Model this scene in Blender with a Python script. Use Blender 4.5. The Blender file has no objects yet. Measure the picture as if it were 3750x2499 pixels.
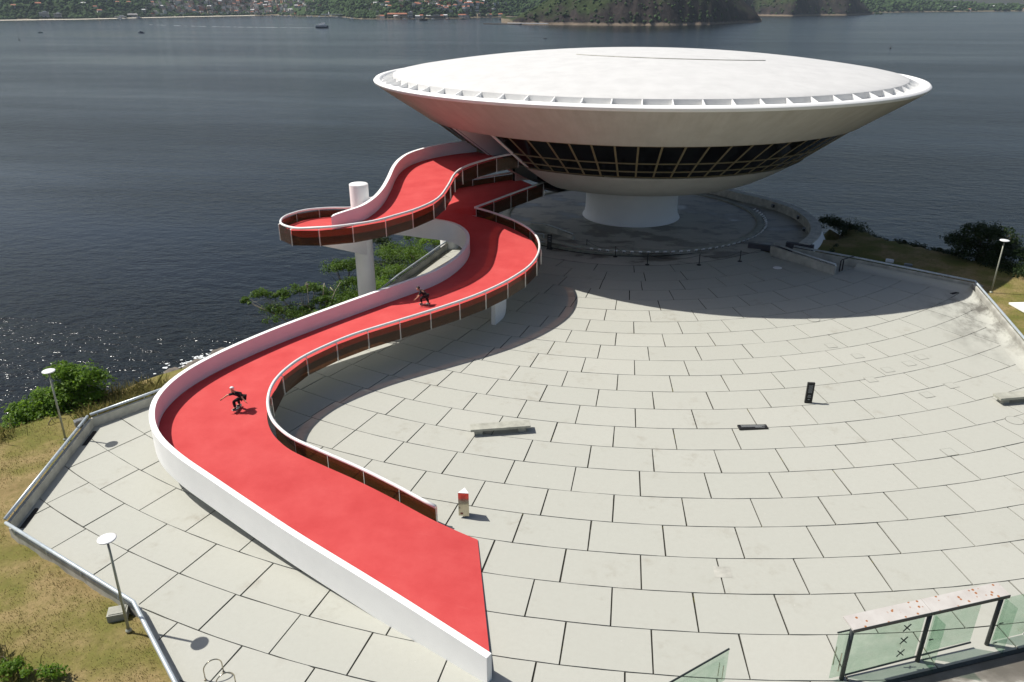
import bpy, bmesh, math, random
import numpy as np
from mathutils import Vector, Matrix, noise
from mathutils.geometry import tessellate_polygon

SC = bpy.context.scene
COL = SC.collection
R = math.radians
random.seed(7)
rng = np.random.default_rng(11)

# ------------------------------------------------------------------ camera
CAM_POS = np.array([0.0, -78.49873, 19.96371])
YAW, PITCH, ROLL = R(-8.92334), R(23.72416), R(-0.08665)
F_PX = 2823.575 / 3750.0            # focal length in image widths
fwd = Vector((math.sin(YAW) * math.cos(PITCH), math.cos(YAW) * math.cos(PITCH), -math.sin(PITCH)))
rgt = Vector((math.cos(YAW), -math.sin(YAW), 0))
upv = rgt.cross(fwd)
rr_ = rgt * math.cos(ROLL) + upv * math.sin(ROLL)
uu_ = -rgt * math.sin(ROLL) + upv * math.cos(ROLL)
cam = bpy.data.cameras.new('camera')
cam.sensor_width = 36.0
cam.lens = 36.0 * F_PX
cam.clip_start = 0.5
cam.clip_end = 30000
cam_o = bpy.data.objects.new('camera', cam)
COL.objects.link(cam_o)
M = Matrix((rr_, uu_, -fwd)).transposed().to_4x4()
M.translation = Vector(CAM_POS)
cam_o.matrix_world = M
SC.camera = cam_o

# ------------------------------------------------------------------ sky, sun, exposure
SUN_EL, SUN_AZ_TO = R(53.5), R(-6.5)      # elevation; heading the light travels towards (from +X)
ldir = Vector((math.cos(SUN_AZ_TO) * math.cos(SUN_EL), math.sin(SUN_AZ_TO) * math.cos(SUN_EL), -math.sin(SUN_EL)))
world = bpy.data.worlds.new('World')
SC.world = world
world.use_nodes = True
wn = world.node_tree
bg = wn.nodes['Background']
sky = wn.nodes.new('ShaderNodeTexSky')
sky.sky_type = 'NISHITA'
sky.sun_disc = False
sky.sun_elevation = SUN_EL
sky.sun_rotation = math.atan2(-ldir.x, -ldir.y)
sky.altitude = 20
sky.air_density = 0.9
sky.dust_density = 2.2
sky.ozone_density = 1.0
wn.links.new(sky.outputs[0], bg.inputs[0])
bg.inputs[1].default_value = 0.076
sun = bpy.data.lights.new('sun', 'SUN')
sun.energy = 4.9
sun.angle = R(0.53)
sun.color = (1.0, 0.955, 0.88)
sun_o = bpy.data.objects.new('sun', sun)
sun_o.rotation_euler = ldir.to_track_quat('-Z', 'Y').to_euler()
sun_o.location = (-60, 10, 80)
COL.objects.link(sun_o)
vs = SC.view_settings
vs.view_transform = 'Standard'
vs.look = 'None'
vs.exposure = 0.18
vs.gamma = 1.0
vs.use_curve_mapping = False
SC.render.engine = 'CYCLES'
SC.cycles.use_denoising = True
SC.cycles.max_bounces = 8
SC.cycles.transparent_max_bounces = 12
SC.cycles.caustics_reflective = False
SC.cycles.caustics_refractive = False

# ------------------------------------------------------------------ helpers
PA, PB = 0.02453032, 0.02315197          # the plaza falls gently towards the camera and the left
def pz(x, y): return PA * x + PB * y
WATER = -20.0

def tag(o, label=None, cat=None, group=None, kind=None):
    if label: o['label'] = label
    if cat: o['category'] = cat
    if group: o['group'] = group
    if kind: o['kind'] = kind
    return o

def empty(name, loc, label=None, cat=None, group=None, rz=0.0, kind=None):
    o = bpy.data.objects.new(name, None)
    o.empty_display_size = 0.3
    o.location = loc
    o.rotation_euler = (0, 0, rz)
    COL.objects.link(o)
    return tag(o, label, cat, group, kind)

def link_mesh(name, me, mat=None, parent=None, world_coords=True):
    o = bpy.data.objects.new(name, me)
    COL.objects.link(o)
    if mat is not None:
        for m in (mat if isinstance(mat, (list, tuple)) else [mat]):
            me.materials.append(m)
    if parent is not None:
        o.parent = parent
        if world_coords:
            o.matrix_parent_inverse = parent_inv(parent)
    return o

def parent_inv(p):
    m = Matrix.Translation(p.location) @ p.rotation_euler.to_matrix().to_4x4() @ Matrix.Diagonal(p.scale).to_4x4()
    if p.parent is not None:
        m = parent_world(p.parent) @ p.matrix_parent_inverse @ m
    return m.inverted()

def parent_world(p):
    m = Matrix.Translation(p.location) @ p.rotation_euler.to_matrix().to_4x4() @ Matrix.Diagonal(p.scale).to_4x4()
    if p.parent is not None:
        m = parent_world(p.parent) @ p.matrix_parent_inverse @ m
    return m

def np_mesh(name, V, F, smooth=False):
    """V (n,3), F (m,k) constant k"""
    me = bpy.data.meshes.new(name)
    V = np.asarray(V, np.float32); F = np.asarray(F, np.int32)
    n, k = F.shape
    me.vertices.add(len(V)); me.vertices.foreach_set('co', V.ravel())
    me.loops.add(n * k); me.loops.foreach_set('vertex_index', F.ravel())
    me.polygons.add(n)
    me.polygons.foreach_set('loop_start', np.arange(0, n * k, k, dtype=np.int32))
    if smooth: me.polygons.foreach_set('use_smooth', np.ones(n, bool))
    me.update(calc_edges=True)
    me.validate()
    return me

class MB:
    def __init__(s): s.v = []; s.f = []; s.mi = []; s.cur = 0
    def add(s, vs, fs):
        b = len(s.v); s.v += [tuple(v) for v in vs]
        for f in fs: s.f.append(tuple(b + i for i in f)); s.mi.append(s.cur)
        return s
    def box(s, c, size, rz=0.0, tilt=None):
        hx, hy, hz = size[0] / 2, size[1] / 2, size[2] / 2
        ca, sa = math.cos(rz), math.sin(rz)
        vs = []
        for z in (-hz, hz):
            for x, y in ((-hx, -hy), (hx, -hy), (hx, hy), (-hx, hy)):
                p = Vector((x, y, z))
                if tilt is not None: p = tilt @ p
                vs.append((c[0] + p.x * ca - p.y * sa, c[1] + p.x * sa + p.y * ca, c[2] + p.z))
        return s.add(vs, [(3, 2, 1, 0), (4, 5, 6, 7), (0, 1, 5, 4), (1, 2, 6, 5), (2, 3, 7, 6), (3, 0, 4, 7)])
    def hexa(s, vs):
        return s.add(vs, [(3, 2, 1, 0), (4, 5, 6, 7), (0, 1, 5, 4), (1, 2, 6, 5), (2, 3, 7, 6), (3, 0, 4, 7)])
    def tube(s, pts, r, n=8, cap=True, closed=False):
        pts = [Vector(p) for p in pts]; k = len(pts)
        rs = r if isinstance(r, (list, tuple)) else [r] * k
        rings = []; prev = None
        for i in range(k):
            if closed: t = (pts[(i + 1) % k] - pts[i - 1])
            else: t = pts[min(i + 1, k - 1)] - pts[max(i - 1, 0)]
            t.normalize()
            if prev is None:
                a = Vector((0, 0, 1)) if abs(t.z) < 0.9 else Vector((1, 0, 0))
                u = t.cross(a).normalized()
            else:
                u = (prev - t * prev.dot(t)).normalized()
            prev = u; w = t.cross(u)
            rings.append([pts[i] + (u * math.cos(2 * math.pi * j / n) + w * math.sin(2 * math.pi * j / n)) * rs[i] for j in range(n)])
        vs = [v for rg in rings for v in rg]; fs = []
        for i in range(k if closed else k - 1):
            a, b = i * n, ((i + 1) % k) * n
            for j in range(n): fs.append((a + j, a + (j + 1) % n, b + (j + 1) % n, b + j))
        if cap and not closed:
            fs.append(tuple(range(n - 1, -1, -1))); fs.append(tuple((k - 1) * n + j for j in range(n)))
        return s.add(vs, fs)
    def lathe(s, prof, n=48, a0=0.0, a1=2 * math.pi, c=(0, 0, 0)):
        """profile (r,z); angle measured from -Y towards +X"""
        full = abs(a1 - a0 - 2 * math.pi) < 1e-6
        m = n if full else n + 1
        vs = []
        for i in range(m):
            a = a0 + (a1 - a0) * i / n
            for r, z in prof: vs.append((c[0] + r * math.sin(a), c[1] - r * math.cos(a), c[2] + z))
        k = len(prof); fs = []
        for i in range(n):
            i2 = (i + 1) % m
            for j in range(k - 1): fs.append((i * k + j, i2 * k + j, i2 * k + j + 1, i * k + j + 1))
        return s.add(vs, fs)
    def prism(s, poly, z0, z1):
        n = len(poly)
        vs = [(x, y, z0) for x, y in poly] + [(x, y, z1) for x, y in poly]
        return s.add(vs, [tuple(range(n - 1, -1, -1)), tuple(range(n, 2 * n))] + [(i, (i + 1) % n, n + (i + 1) % n, n + i) for i in range(n)])
    def mesh(s, name, smooth=False):
        me = bpy.data.meshes.new(name)
        me.from_pydata(s.v, [], s.f)
        if any(s.mi): me.polygons.foreach_set('material_index', s.mi)
        if smooth:
            me.polygons.foreach_set('use_smooth', [True] * len(s.f))
        me.update()
        return me
    def build(s, name, mat, parent=None, smooth=False, bevel=0, auto=None, local=False):
        me = s.mesh(name, smooth)
        o = link_mesh(name, me, mat, parent, world_coords=not local)
        if auto is not None and smooth:
            me.set_sharp_from_angle(angle=R(auto))
        if bevel:
            m = o.modifiers.new('bevel', 'BEVEL'); m.width = bevel; m.segments = 2; m.limit_method = 'ANGLE'
        return o

def catmull(P, per):
    P = np.asarray(P, float); n = len(P); out = []
    for i in range(n - 1):
        p0 = P[max(i - 1, 0)]; p1 = P[i]; p2 = P[i + 1]; p3 = P[min(i + 2, n - 1)]
        for k in range(per):
            t = k / per
            out.append(0.5 * ((2 * p1) + (-p0 + p2) * t + (2 * p0 - 5 * p1 + 4 * p2 - p3) * t * t + (-p0 + 3 * p1 - 3 * p2 + p3) * t ** 3))
    out.append(P[-1]); return np.array(out)

# ------------------------------------------------------------------ materials
def nt(name):
    m = bpy.data.materials.new(name); m.use_nodes = True
    t = m.node_tree; b = t.nodes['Principled BSDF']
    return m, t, b

def N(t, typ, **kw):
    n = t.nodes.new(typ)
    for k, v in kw.items():
        if k.startswith('i_'):
            n.inputs[k[2:].replace('_', ' ')].default_value = v
        else: setattr(n, k, v)
    return n

def ramp(t, fac, stops):
    n = t.nodes.new('ShaderNodeValToRGB')
    e = n.color_ramp.elements
    while len(e) < len(stops): e.new(0.5)
    for el, (p, c) in zip(e, stops):
        el.position = p; el.color = (c[0], c[1], c[2], 1) if len(c) == 3 else c
    t.links.new(fac, n.inputs[0]); return n

def pos(t, scale=(1, 1, 1), rot=(0, 0, 0)):
    g = N(t, 'ShaderNodeNewGeometry')
    m = N(t, 'ShaderNodeMapping'); m.inputs['Scale'].default_value = scale; m.inputs['Rotation'].default_value = rot
    t.links.new(g.outputs['Position'], m.inputs[0]); return m.outputs[0]

def noise_n(t, vec, scale, detail=4, rough=0.55):
    n = N(t, 'ShaderNodeTexNoise'); n.inputs['Scale'].default_value = scale; n.inputs['Detail'].default_value = detail
    n.inputs['Roughness'].default_value = rough
    t.links.new(vec, n.inputs['Vector']); return n.outputs['Fac']

def mixc(t, fac, a, b, typ='MIX'):
    n = N(t, 'ShaderNodeMix', data_type='RGBA', blend_type=typ)
    if isinstance(fac, (int, float)): n.inputs[0].default_value = fac
    else: t.links.new(fac, n.inputs[0])
    for i, c in ((6, a), (7, b)):
        if isinstance(c, (tuple, list)): n.inputs[i].default_value = (c[0], c[1], c[2], 1)
        else: t.links.new(c, n.inputs[i])
    return n.outputs[2]

def math_n(t, op, a, b=None, clamp=False):
    n = N(t, 'ShaderNodeMath', operation=op); n.use_clamp = clamp
    for i, v in ((0, a), (1, b)):
        if v is None: continue
        if isinstance(v, (int, float)): n.inputs[i].default_value = v
        else: t.links.new(v, n.inputs[i])
    return n.outputs[0]

def bump(t, b, h, strength=0.3, dist=0.02):
    n = N(t, 'ShaderNodeBump'); n.inputs['Strength'].default_value = strength; n.inputs['Distance'].default_value = dist
    t.links.new(h, n.inputs['Height']); t.links.new(n.outputs[0], b.inputs['Normal'])

def mat_plain(name, col, rough=0.6, metal=0.0, spec=0.5, var=0.06, scale=1.5, bmp=0.0, bscale=30):
    m, t, b = nt(name)
    v = pos(t)
    f = noise_n(t, v, scale, 5, 0.6)
    dark = tuple(c * (1 - 2 * var) for c in col); lite = tuple(min(1, c * (1 + 2 * var)) for c in col)
    r_ = ramp(t, f, [(0.3, dark), (0.7, lite)])
    t.links.new(r_.outputs[0], b.inputs['Base Color'])
    b.inputs['Roughness'].default_value = rough; b.inputs['Metallic'].default_value = metal
    b.inputs['Specular IOR Level'].default_value = spec
    if bmp: bump(t, b, noise_n(t, v, bscale, 3), bmp, 0.01)
    return m

MT = {}
def make_paving():
    m, t, b = nt('paving concrete')
    v = pos(t)
    oi = N(t, 'ShaderNodeObjectInfo')
    big = noise_n(t, v, 0.45, 6, 0.62); fine = noise_n(t, v, 5.0, 6, 0.7); sp = noise_n(t, v, 40.0, 2)
    base = ramp(t, oi.outputs['Random'], [(0.0, (0.412, 0.416, 0.372)), (0.35, (0.422, 0.425, 0.380)), (0.7, (0.416, 0.421, 0.377)), (1.0, (0.435, 0.437, 0.392))]).outputs[0]
    c1 = mixc(t, ramp(t, fine, [(0.35, (0, 0, 0)), (0.75, (1, 1, 1))]).outputs[0], base, (0.365, 0.362, 0.320), 'MIX')
    blend = mixc(t, 0.35, base, c1)
    # soft damp and rust-brown marks, a few per slab
    mk = ramp(t, big, [(0.56, (0, 0, 0)), (0.76, (1, 1, 1))]).outputs[0]
    mk2 = math_n(t, 'MULTIPLY', mk, ramp(t, noise_n(t, v, 2.2, 5, 0.7), [(0.45, (0, 0, 0)), (0.7, (1, 1, 1))]).outputs[0])
    blend = mixc(t, math_n(t, 'MULTIPLY', mk2, 0.62), blend, (0.22, 0.185, 0.13))
    # dark run-off stain with its own shape along the right-hand parapet
    sx = N(t, 'ShaderNodeSeparateXYZ'); t.links.new(v, sx.inputs[0])
    edge = N(t, 'ShaderNodeMapRange'); t.links.new(sx.outputs[0], edge.inputs[0])
    edge.inputs[1].default_value = 20.2; edge.inputs[2].default_value = 24.6
    yw = N(t, 'ShaderNodeMapRange'); t.links.new(sx.outputs[1], yw.inputs[0])
    yw.inputs[1].default_value = -33.0; yw.inputs[2].default_value = -27.5
    yw2 = N(t, 'ShaderNodeMapRange'); t.links.new(sx.outputs[1], yw2.inputs[0])
    yw2.inputs[1].default_value = -19.5; yw2.inputs[2].default_value = -22.5
    st = math_n(t, 'MULTIPLY', edge.outputs[0], math_n(t, 'MULTIPLY', yw.outputs[0], yw2.outputs[0]))
    sn = ramp(t, noise_n(t, pos(t, (0.9, 0.45, 1)), 1.0, 7, 0.68), [(0.44, (0, 0, 0)), (0.62, (1, 1, 1))]).outputs[0]
    blend = mixc(t, math_n(t, 'MULTIPLY', math_n(t, 'MULTIPLY', st, sn), 0.85), blend, (0.075, 0.07, 0.06))
    # pale droppings and specks
    blend = mixc(t, ramp(t, noise_n(t, v, 9.0, 2), [(0.76, (0, 0, 0)), (0.79, (1, 1, 1))]).outputs[0], blend, (0.55, 0.54, 0.50))
    t.links.new(blend, b.inputs['Base Color'])
    b.inputs['Roughness'].default_value = 0.85; b.inputs['Specular IOR Level'].default_value = 0.25
    bump(t, b, sp, 0.25, 0.01)
    return m
MT['paving'] = make_paving()
def make_joint():
    m, t, b = nt('joint bed with moss')
    v = pos(t); f = noise_n(t, v, 0.8, 5, 0.7)
    c = ramp(t, f, [(0.30, (0.15, 0.145, 0.12)), (0.40, (0.05, 0.048, 0.04)), (0.60, (0.035, 0.034, 0.028)), (0.66, (0.13, 0.12, 0.02)), (0.72, (0.06, 0.06, 0.03))]).outputs[0]
    t.links.new(c, b.inputs['Base Color']); b.inputs['Roughness'].default_value = 0.95; b.inputs['Specular IOR Level'].default_value = 0.1
    return m
MT['joint'] = make_joint()

def make_white(name, col=(0.80, 0.80, 0.78), streak=False, dirt=0.10, marks=0.18, mscale=3.0):
    m, t, b = nt(name)
    v = pos(t)
    f = noise_n(t, v, 0.7, 6, 0.65)
    c = ramp(t, f, [(0.32, tuple(x * (1 - dirt) for x in col)), (0.62, col)]).outputs[0]
    f2 = ramp(t, noise_n(t, v, mscale, 5, 0.7), [(0.62, (0, 0, 0)), (0.74, (1, 1, 1))]).outputs[0]
    c = mixc(t, math_n(t, 'MULTIPLY', f2, marks), c, tuple(x * 0.72 for x in col))
    if streak:
        # run-off streaks: noise stretched down the slope of the shell (angle round the axis, height)
        s = N(t, 'ShaderNodeSeparateXYZ'); t.links.new(v, s.inputs[0])
        a = math_n(t, 'ARCTAN2', s.outputs[0], s.outputs[1])
        cb = N(t, 'ShaderNodeCombineXYZ'); t.links.new(math_n(t, 'MULTIPLY', a, 15.0), cb.inputs[0]); t.links.new(math_n(t, 'MULTIPLY', s.outputs[2], 0.22), cb.inputs[1])
        nf = noise_n(t, cb.outputs[0], 2.2, 6, 0.66)
        zr = N(t, 'ShaderNodeMapRange'); t.links.new(s.outputs[2], zr.inputs[0]); zr.inputs[1].default_value = 9.5; zr.inputs[2].default_value = 13.4
        k = math_n(t, 'MULTIPLY', ramp(t, nf, [(0.40, (0, 0, 0)), (0.80, (1, 1, 1))]).outputs[0], math_n(t, 'ADD', math_n(t, 'MULTIPLY', zr.outputs[0], 0.34), 0.14))
        c = mixc(t, k, c, (0.30, 0.265, 0.20))
    t.links.new(c, b.inputs['Base Color'])
    b.inputs['Roughness'].default_value = 0.75; b.inputs['Specular IOR Level'].default_value = 0.3
    bump(t, b, noise_n(t, v, 8.0, 4), 0.12, 0.02)
    return m
MT['white'] = make_white('white painted concrete', (0.88, 0.88, 0.865), dirt=0.05, marks=0.10)
MT['roofwhite'] = make_white('white roof membrane', (0.61, 0.61, 0.60), dirt=0.10, marks=0.4, mscale=0.55)
MT['shell'] = make_white('weathered white shell', (0.52, 0.505, 0.455), streak=True)
MT['bowl'] = make_white('pale grey bowl', (0.56, 0.56, 0.52), dirt=0.12)

def make_carpet():
    m, t, b = nt('red ramp coating')
    v = pos(t)
    f = noise_n(t, v, 0.6, 6, 0.6); g = noise_n(t, v, 14, 3)
    c = ramp(t, f, [(0.25, (0.50, 0.054, 0.054)), (0.5, (0.555, 0.073, 0.071)), (0.8, (0.61, 0.100, 0.095))]).outputs[0]
    sc = noise_n(t, pos(t, (0.5, 6, 1), (0, 0, 0.6)), 1.4, 4)
    c = mixc(t, math_n(t, 'MULTIPLY', ramp(t, sc, [(0.66, (0, 0, 0)), (0.75, (1, 1, 1))]).outputs[0], 0.16), c, (0.66, 0.16, 0.15))
    c = mixc(t, math_n(t, 'MULTIPLY', g, 0.18), c, (0.40, 0.022, 0.026))
    sp_ = noise_n(t, v, 7.0, 4, 0.8)
    c = mixc(t, math_n(t, 'MULTIPLY', ramp(t, sp_, [(0.68, (0, 0, 0)), (0.76, (1, 1, 1))]).outputs[0], 0.25), c, (0.36, 0.035, 0.04))
    t.links.new(c, b.inputs['Base Color'])
    b.inputs['Roughness'].default_value = 0.8; b.inputs['Specular IOR Level'].default_value = 0.2
    bump(t, b, noise_n(t, v, 60, 2), 0.2, 0.005)
    return m
MT['carpet'] = make_carpet()

def schlick(t, f0):
    lw = N(t, 'ShaderNodeLayerWeight'); lw.inputs[0].default_value = 0.5
    p5 = math_n(t, 'POWER', lw.outputs['Facing'], 5.0)
    return math_n(t, 'ADD', math_n(t, 'MULTIPLY', p5, 1 - f0), f0)
def make_bronze():
    m, t, b = nt('bronze tinted glass')
    t.nodes.remove(b)
    out = t.nodes['Material Output']
    v = pos(t, (9, 9, 0.3))
    f = noise_n(t, v, 1.0, 4)
    tr = N(t, 'ShaderNodeBsdfTransparent')
    t.links.new(ramp(t, f, [(0.3, (0.30, 0.18, 0.105)), (0.7, (0.36, 0.22, 0.13))]).outputs[0], tr.inputs[0])
    df = N(t, 'ShaderNodeBsdfDiffuse'); df.inputs[0].default_value = (0.17, 0.09, 0.045, 1)
    gl = N(t, 'ShaderNodeBsdfGlossy'); gl.inputs[0].default_value = (1, 1, 1, 1); gl.inputs['Roughness'].default_value = 0.12
    fr = schlick(t, 0.02)
    m1 = N(t, 'ShaderNodeMixShader'); m1.inputs[0].default_value = 0.24
    t.links.new(tr.outputs[0], m1.inputs[1]); t.links.new(df.outputs[0], m1.inputs[2])
    m2 = N(t, 'ShaderNodeMixShader'); t.links.new(fr, m2.inputs[0])
    t.links.new(m1.outputs[0], m2.inputs[1]); t.links.new(gl.outputs[0], m2.inputs[2])
    t.links.new(m2.outputs[0], out.inputs[0])
    return m
MT['bronze'] = make_bronze()

def make_clear_glass():
    m, t, b = nt('green edged clear glass')
    t.nodes.remove(b); out = t.nodes['Material Output']
    tr = N(t, 'ShaderNodeBsdfTransparent')
    f = noise_n(t, pos(t), 1.3, 5, 0.7)
    t.links.new(ramp(t, f, [(0.35, (0.76, 0.86, 0.80)), (0.65, (0.84, 0.91, 0.865))]).outputs[0], tr.inputs[0])
    gl = N(t, 'ShaderNodeBsdfGlossy'); gl.inputs['Roughness'].default_value = 0.03
    fr = schlick(t, 0.04)
    m2 = N(t, 'ShaderNodeMixShader'); t.links.new(fr, m2.inputs[0])
    t.links.new(tr.outputs[0], m2.inputs[1]); t.links.new(gl.outputs[0], m2.inputs[2])
    t.links.new(m2.outputs[0], out.inputs[0])
    return m
MT['glass'] = make_clear_glass()

MT['rail'] = mat_plain('white rail paint', (0.78, 0.78, 0.77), 0.35, var=0.04)
MT['galv'] = mat_plain('galvanised tube', (0.50, 0.56, 0.60), 0.38, metal=0.35, var=0.06, scale=3)
MT['post'] = mat_plain('steel bar', (0.62, 0.62, 0.60), 0.4, metal=0.5, var=0.05)
MT['parapet'] = mat_plain('parapet concrete', (0.42, 0.415, 0.37), 0.85, spec=0.2, var=0.14, scale=1.2, bmp=0.2)
MT['mullion'] = mat_plain('khaki window frame', (0.20, 0.165, 0.088), 0.5, var=0.06)
MT['black'] = mat_plain('matt black metal', (0.012, 0.012, 0.013), 0.45, var=0.1)
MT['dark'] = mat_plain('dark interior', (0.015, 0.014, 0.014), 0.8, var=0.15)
MT['grey'] = mat_plain('grey metal', (0.22, 0.23, 0.24), 0.45, metal=0.4, var=0.08)
MT['pole'] = mat_plain('pale green grey pole', (0.36, 0.37, 0.30), 0.45, metal=0.2, var=0.08)
MT['lampwhite'] = mat_plain('white lamp disc', (0.82, 0.82, 0.82), 0.35, var=0.03)
MT['maroon'] = mat_plain('red brown rim', (0.20, 0.045, 0.03), 0.5, var=0.1)
MT['bench'] = mat_plain('bench concrete', (0.36, 0.36, 0.31), 0.85, spec=0.2, var=0.12, scale=2.0, bmp=0.2)
MT['darkpost'] = mat_plain('dark green grey steel', (0.028, 0.035, 0.035), 0.4, var=0.1)
MT['print'] = mat_plain('pale print', (0.42, 0.44, 0.44), 0.6, var=0.05)
MT['steel'] = mat_plain('brushed steel', (0.46, 0.42, 0.33), 0.14, metal=1.0, var=0.03, scale=8)
MT['kerbstone'] = mat_plain('pale kerb concrete', (0.56, 0.55, 0.50), 0.85, spec=0.2, var=0.14, scale=1.5)
MT['slate'] = mat_plain('dark slate coping', (0.055, 0.055, 0.065), 0.7, var=0.15)
MT['skin'] = mat_plain('skin', (0.50, 0.27, 0.17), 0.55, var=0.05)
MT['cloth'] = mat_plain('black cloth', (0.010, 0.010, 0.012), 0.85, var=0.25, scale=6)
MT['denim'] = mat_plain('black trousers', (0.008, 0.008, 0.009), 0.9, var=0.25, scale=6)
MT['hair'] = mat_plain('dark brown hair', (0.022, 0.012, 0.008), 0.6, var=0.2)
MT['cap'] = mat_plain('white cap', (0.80, 0.80, 0.80), 0.7, var=0.03)
MT['sole'] = mat_plain('white shoe sole', (0.70, 0.70, 0.68), 0.6, var=0.03)
MT['deckwood'] = mat_plain('grip tape', (0.035, 0.035, 0.037), 0.85, var=0.1)
MT['wheel'] = mat_plain('cream wheel', (0.62, 0.55, 0.42), 0.5, var=0.05)
MT['bark'] = mat_plain('bark', (0.13, 0.10, 0.07), 0.9, var=0.2, scale=5, bmp=0.4, bscale=12)
MT['palebark'] = mat_plain('pale bare branch', (0.34, 0.30, 0.23), 0.85, var=0.15, scale=5)

def make_winglass():
    m, t, b = nt('dark window glass')
    b.inputs['Base Color'].default_value = (0.004, 0.004, 0.0045, 1)
    v = pos(t); f = noise_n(t, v, 0.5, 3)
    t.links.new(ramp(t, f, [(0.3, (0.05, 0.05, 0.05)), (0.7, (0.12, 0.12, 0.12))]).outputs[0], b.inputs['Roughness'])
    b.inputs['Specular IOR Level'].default_value = 0.07
    return m
MT['winglass'] = make_winglass()

def make_pool():
    m, t, b = nt('wet stained pool floor')
    v = pos(t)
    a = noise_n(t, pos(t, (0.55, 0.9, 1)), 0.42, 7, 0.62); fb = noise_n(t, v, 2.5, 6, 0.7)
    c = ramp(t, a, [(0.36, (0.13, 0.12, 0.10)), (0.45, (0.22, 0.205, 0.175)), (0.51, (0.50, 0.485, 0.43)), (0.75, (0.60, 0.585, 0.53))]).outputs[0]
    c = mixc(t, math_n(t, 'MULTIPLY', fb, 0.35), c, (0.13, 0.12, 0.105))
    t.links.new(c, b.inputs['Base Color'])
    t.links.new(ramp(t, a, [(0.36, (0.30, 0.30, 0.30)), (0.52, (0.7, 0.7, 0.7))]).outputs[0], b.inputs['Roughness'])
    return m
MT['pool'] = make_pool()

def make_lawn():
    m, t, b = nt('dry lawn and slope earth')
    v = pos(t)
    a = noise_n(t, v, 0.22, 6, 0.62); f = noise_n(t, v, 3.2, 6, 0.75); ff = noise_n(t, v, 18, 3)
    c = ramp(t, a, [(0.34, (0.11, 0.14, 0.028)), (0.47, (0.20, 0.185, 0.055)), (0.58, (0.34, 0.255, 0.125)), (0.74, (0.26, 0.19, 0.09))]).outputs[0]
    c = mixc(t, ramp(t, f, [(0.45, (0, 0, 0)), (0.75, (1, 1, 1))]).outputs[0], c, (0.15, 0.13, 0.045))
    c = mixc(t, math_n(t, 'MULTIPLY', ff, 0.45), c, (0.075, 0.066, 0.025))
    g = N(t, 'ShaderNodeNewGeometry'); s = N(t, 'ShaderNodeSeparateXYZ'); t.links.new(g.outputs['Normal'], s.inputs[0])
    st = ramp(t, s.outputs[2], [(0.72, (1, 1, 1)), (0.90, (0, 0, 0))]).outputs[0]
    rock = ramp(t, noise_n(t, v, 0.8, 7, 0.7), [(0.35, (0.045, 0.05, 0.016)), (0.55, (0.085, 0.065, 0.035)), (0.7, (0.20, 0.155, 0.105))]).outputs[0]
    c = mixc(t, st, c, rock)
    t.links.new(c, b.inputs['Base Color']); b.inputs['Roughness'].default_value = 0.95; b.inputs['Specular IOR Level'].default_value = 0.1
    bump(t, b, f, 0.6, 0.08)
    return m
MT['lawn'] = make_lawn()

def make_leaf(name, cols, trans=0.35):
    m, t, b = nt(name)
    g = N(t, 'ShaderNodeNewGeometry')
    r_ = ramp(t, g.outputs['Random Per Island'], [(i / (len(cols) - 1), c) for i, c in enumerate(cols)])
    big = noise_n(t, pos(t), 0.9, 3)
    c = mixc(t, math_n(t, 'MULTIPLY', big, 0.5), r_.outputs[0], tuple(x * 0.6 for x in cols[0]))
    t.links.new(c, b.inputs['Base Color'])
    b.inputs['Roughness'].default_value = 0.55; b.inputs['Specular IOR Level'].default_value = 0.25
    tl = N(t, 'ShaderNodeBsdfTranslucent'); t.links.new(mixc(t, 0.5, c, tuple(min(1, x * 1.6) for x in cols[-1])), tl.inputs[0])
    mx = N(t, 'ShaderNodeMixShader'); mx.inputs[0].default_value = trans
    t.links.new(b.outputs[0], mx.inputs[1]); t.links.new(tl.outputs[0], mx.inputs[2])
    t.links.new(mx.outputs[0], t.nodes['Material Output'].inputs[0])
    return m
MT['leaf_bright'] = make_leaf('bright green leaves', [(0.06, 0.13, 0.010), (0.115, 0.22, 0.016), (0.19, 0.31, 0.028)], 0.45)
MT['leaf_mid'] = make_leaf('mid green leaves', [(0.036, 0.085, 0.010), (0.075, 0.15, 0.015), (0.135, 0.22, 0.024)], 0.4)
MT['leaf_dark'] = make_leaf('dark green leaves', [(0.012, 0.028, 0.006), (0.022, 0.045, 0.009), (0.045, 0.07, 0.014)], 0.25)
MT['reed'] = make_leaf('dry grass blades', [(0.10, 0.12, 0.025), (0.20, 0.20, 0.05), (0.32, 0.27, 0.11)], 0.3)
MT['blade'] = make_leaf('lawn blades', [(0.10, 0.12, 0.022), (0.24, 0.19, 0.065), (0.40, 0.30, 0.15)], 0.2)

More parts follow.
